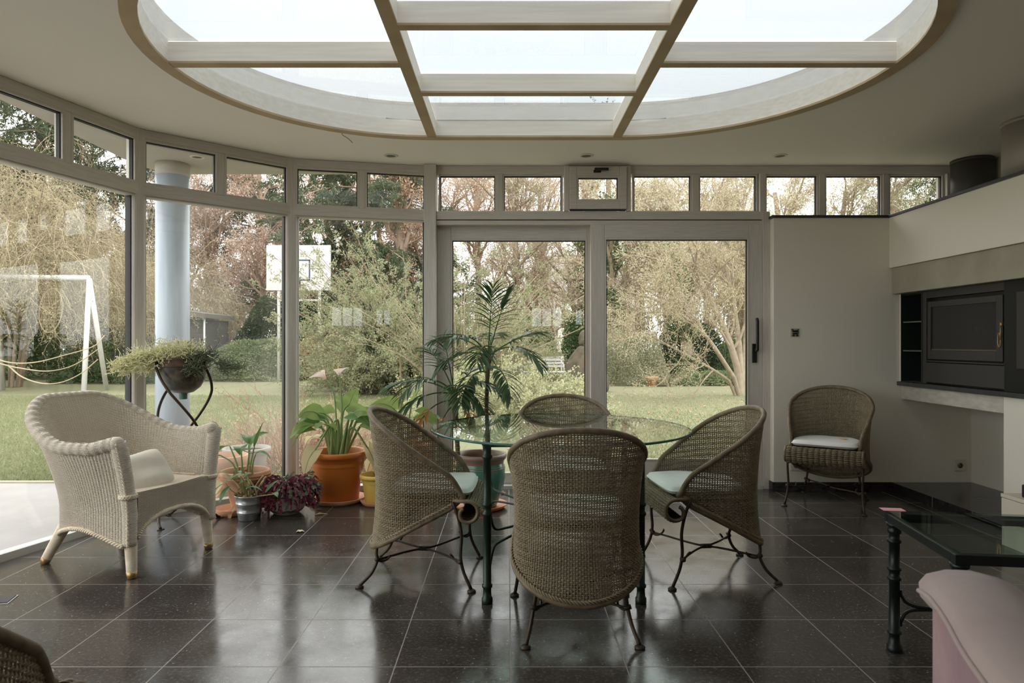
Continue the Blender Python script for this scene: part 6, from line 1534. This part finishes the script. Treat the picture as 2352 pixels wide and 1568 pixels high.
# pot on bricks
Y = 17.6; b = at(1497,882,Y); t = thing('garden_pot', 'terracotta pot at the lawn edge in the right door pane', 'flower pot', (b[0], Y, GZ))
MB().lathe([(.10,0),(.15,.22),(.17,.225),(.17,.27),(.15,.27),(.14,.2)], 28, cap1=False).build('pot', M['terra'], t); MB().lathe([(.0005,.24),(.145,.235)], 20, cap0=False, cap1=False).build('soil', M['soil'], t)
fountain('spiky_grass', 'tuft of spiky grass beside the garden pot', b[0]+.38, Y+.1, .65, .25, 90, 71, [('leaf_hedge', 500, .06, .008, .02)], 'twig_pale', .9, 0, .1, 'grass tuft', .005, 2)
# pots outside the bay window
t = thing('outdoor_pot', 'pink-tinted terracotta pot outside the window behind the loom chair', 'flower pot', (-2.09, 5.03, -.012))
MB().lathe([(.125,0),(.13,.005),(.155,.23),(.165,.235),(.168,.30),(.158,.302),(.148,.24)], 44, cap1=False).build('pot', M['terra_pale'], t); MB().lathe([(.0005,.25),(.15,.245)], 30, cap0=False, cap1=False).build('soil', M['soil'], t)
t = thing('outdoor_pot', 'cream stone pot outside the window right of the pink-tinted pot', 'flower pot', (-2.07, 5.40, -.012))
MB().lathe([(.11,0),(.12,.006),(.15,.22),(.165,.25),(.182,.268),(.183,.295),(.172,.302),(.155,.27)], 44, cap1=False).build('pot', mat('cream_stone', (.40,.37,.33,1), .8), t); MB().lathe([(.0005,.25),(.155,.245)], 30, cap0=False, cap1=False).build('soil', M['soil'], t)
# house far behind
Y = 46; x0, x1 = at(1205,0,Y)[0], at(1480,0,Y)[0]; t = thing('white_house', 'white house with a grey roof glimpsed through the bare trees', 'house', ((x0+x1)/2, Y+3, GZ)); w_ = (x1-x0)/2
MB().box(-w_,w_,-3,3,0,4.6).build('wall', mat('white_render', (.80,.78,.75,1), .8), t, smooth=False)
mb = MB(); mb.add([(-w_-.3,-3.4,4.6),(w_+.3,-3.4,4.6),(w_+.3,3.4,4.6),(-w_-.3,3.4,4.6),(-w_+1.5,0,7.4),(w_-1.5,0,7.4)], [(3,2,1,0),(0,1,5,4),(2,3,4,5),(1,2,5),(3,0,4)]); mb.build('roof', mat('grey_roof_tiles', (.36,.33,.31,1), .8, col2=(.28,.25,.23,1), nscale=4), t, smooth=False)
for xx in (-2.6,-.3,2.0):
    f = MB().box(xx-.6,xx+.6,-3.04,-3.0,1.2,2.7).build('window', WP, t, smooth=False); MB().box(xx-.52,xx+.52,-3.05,-3.04,1.28,2.62).build('pane', M['black'], f, smooth=False)
Y = 52; x0, x1 = at(770,0,Y)[0], at(880,0,Y)[0]; t = thing('white_gable_house', 'pale gable of a house glimpsed left of the reddish trunk', 'house', ((x0+x1)/2, Y+3, GZ)); w_ = (x1-x0)/2
MB().box(-w_,w_,-3,3,0,7.2).build('wall', mat('pale_render', (.78,.76,.74,1), .8), t, smooth=False)
mb = MB(); mb.add([(-w_-.2,-3.3,7.2),(w_+.2,-3.3,7.2),(w_+.2,3.3,7.2),(-w_-.2,3.3,7.2),(0,-3.3,9.4),(0,3.3,9.4)], [(3,2,1,0),(0,1,4),(2,3,5),(1,2,5,4),(3,0,4,5)]); mb.build('roof', mat('slate_roof', (.25,.24,.24,1), .8), t, smooth=False)
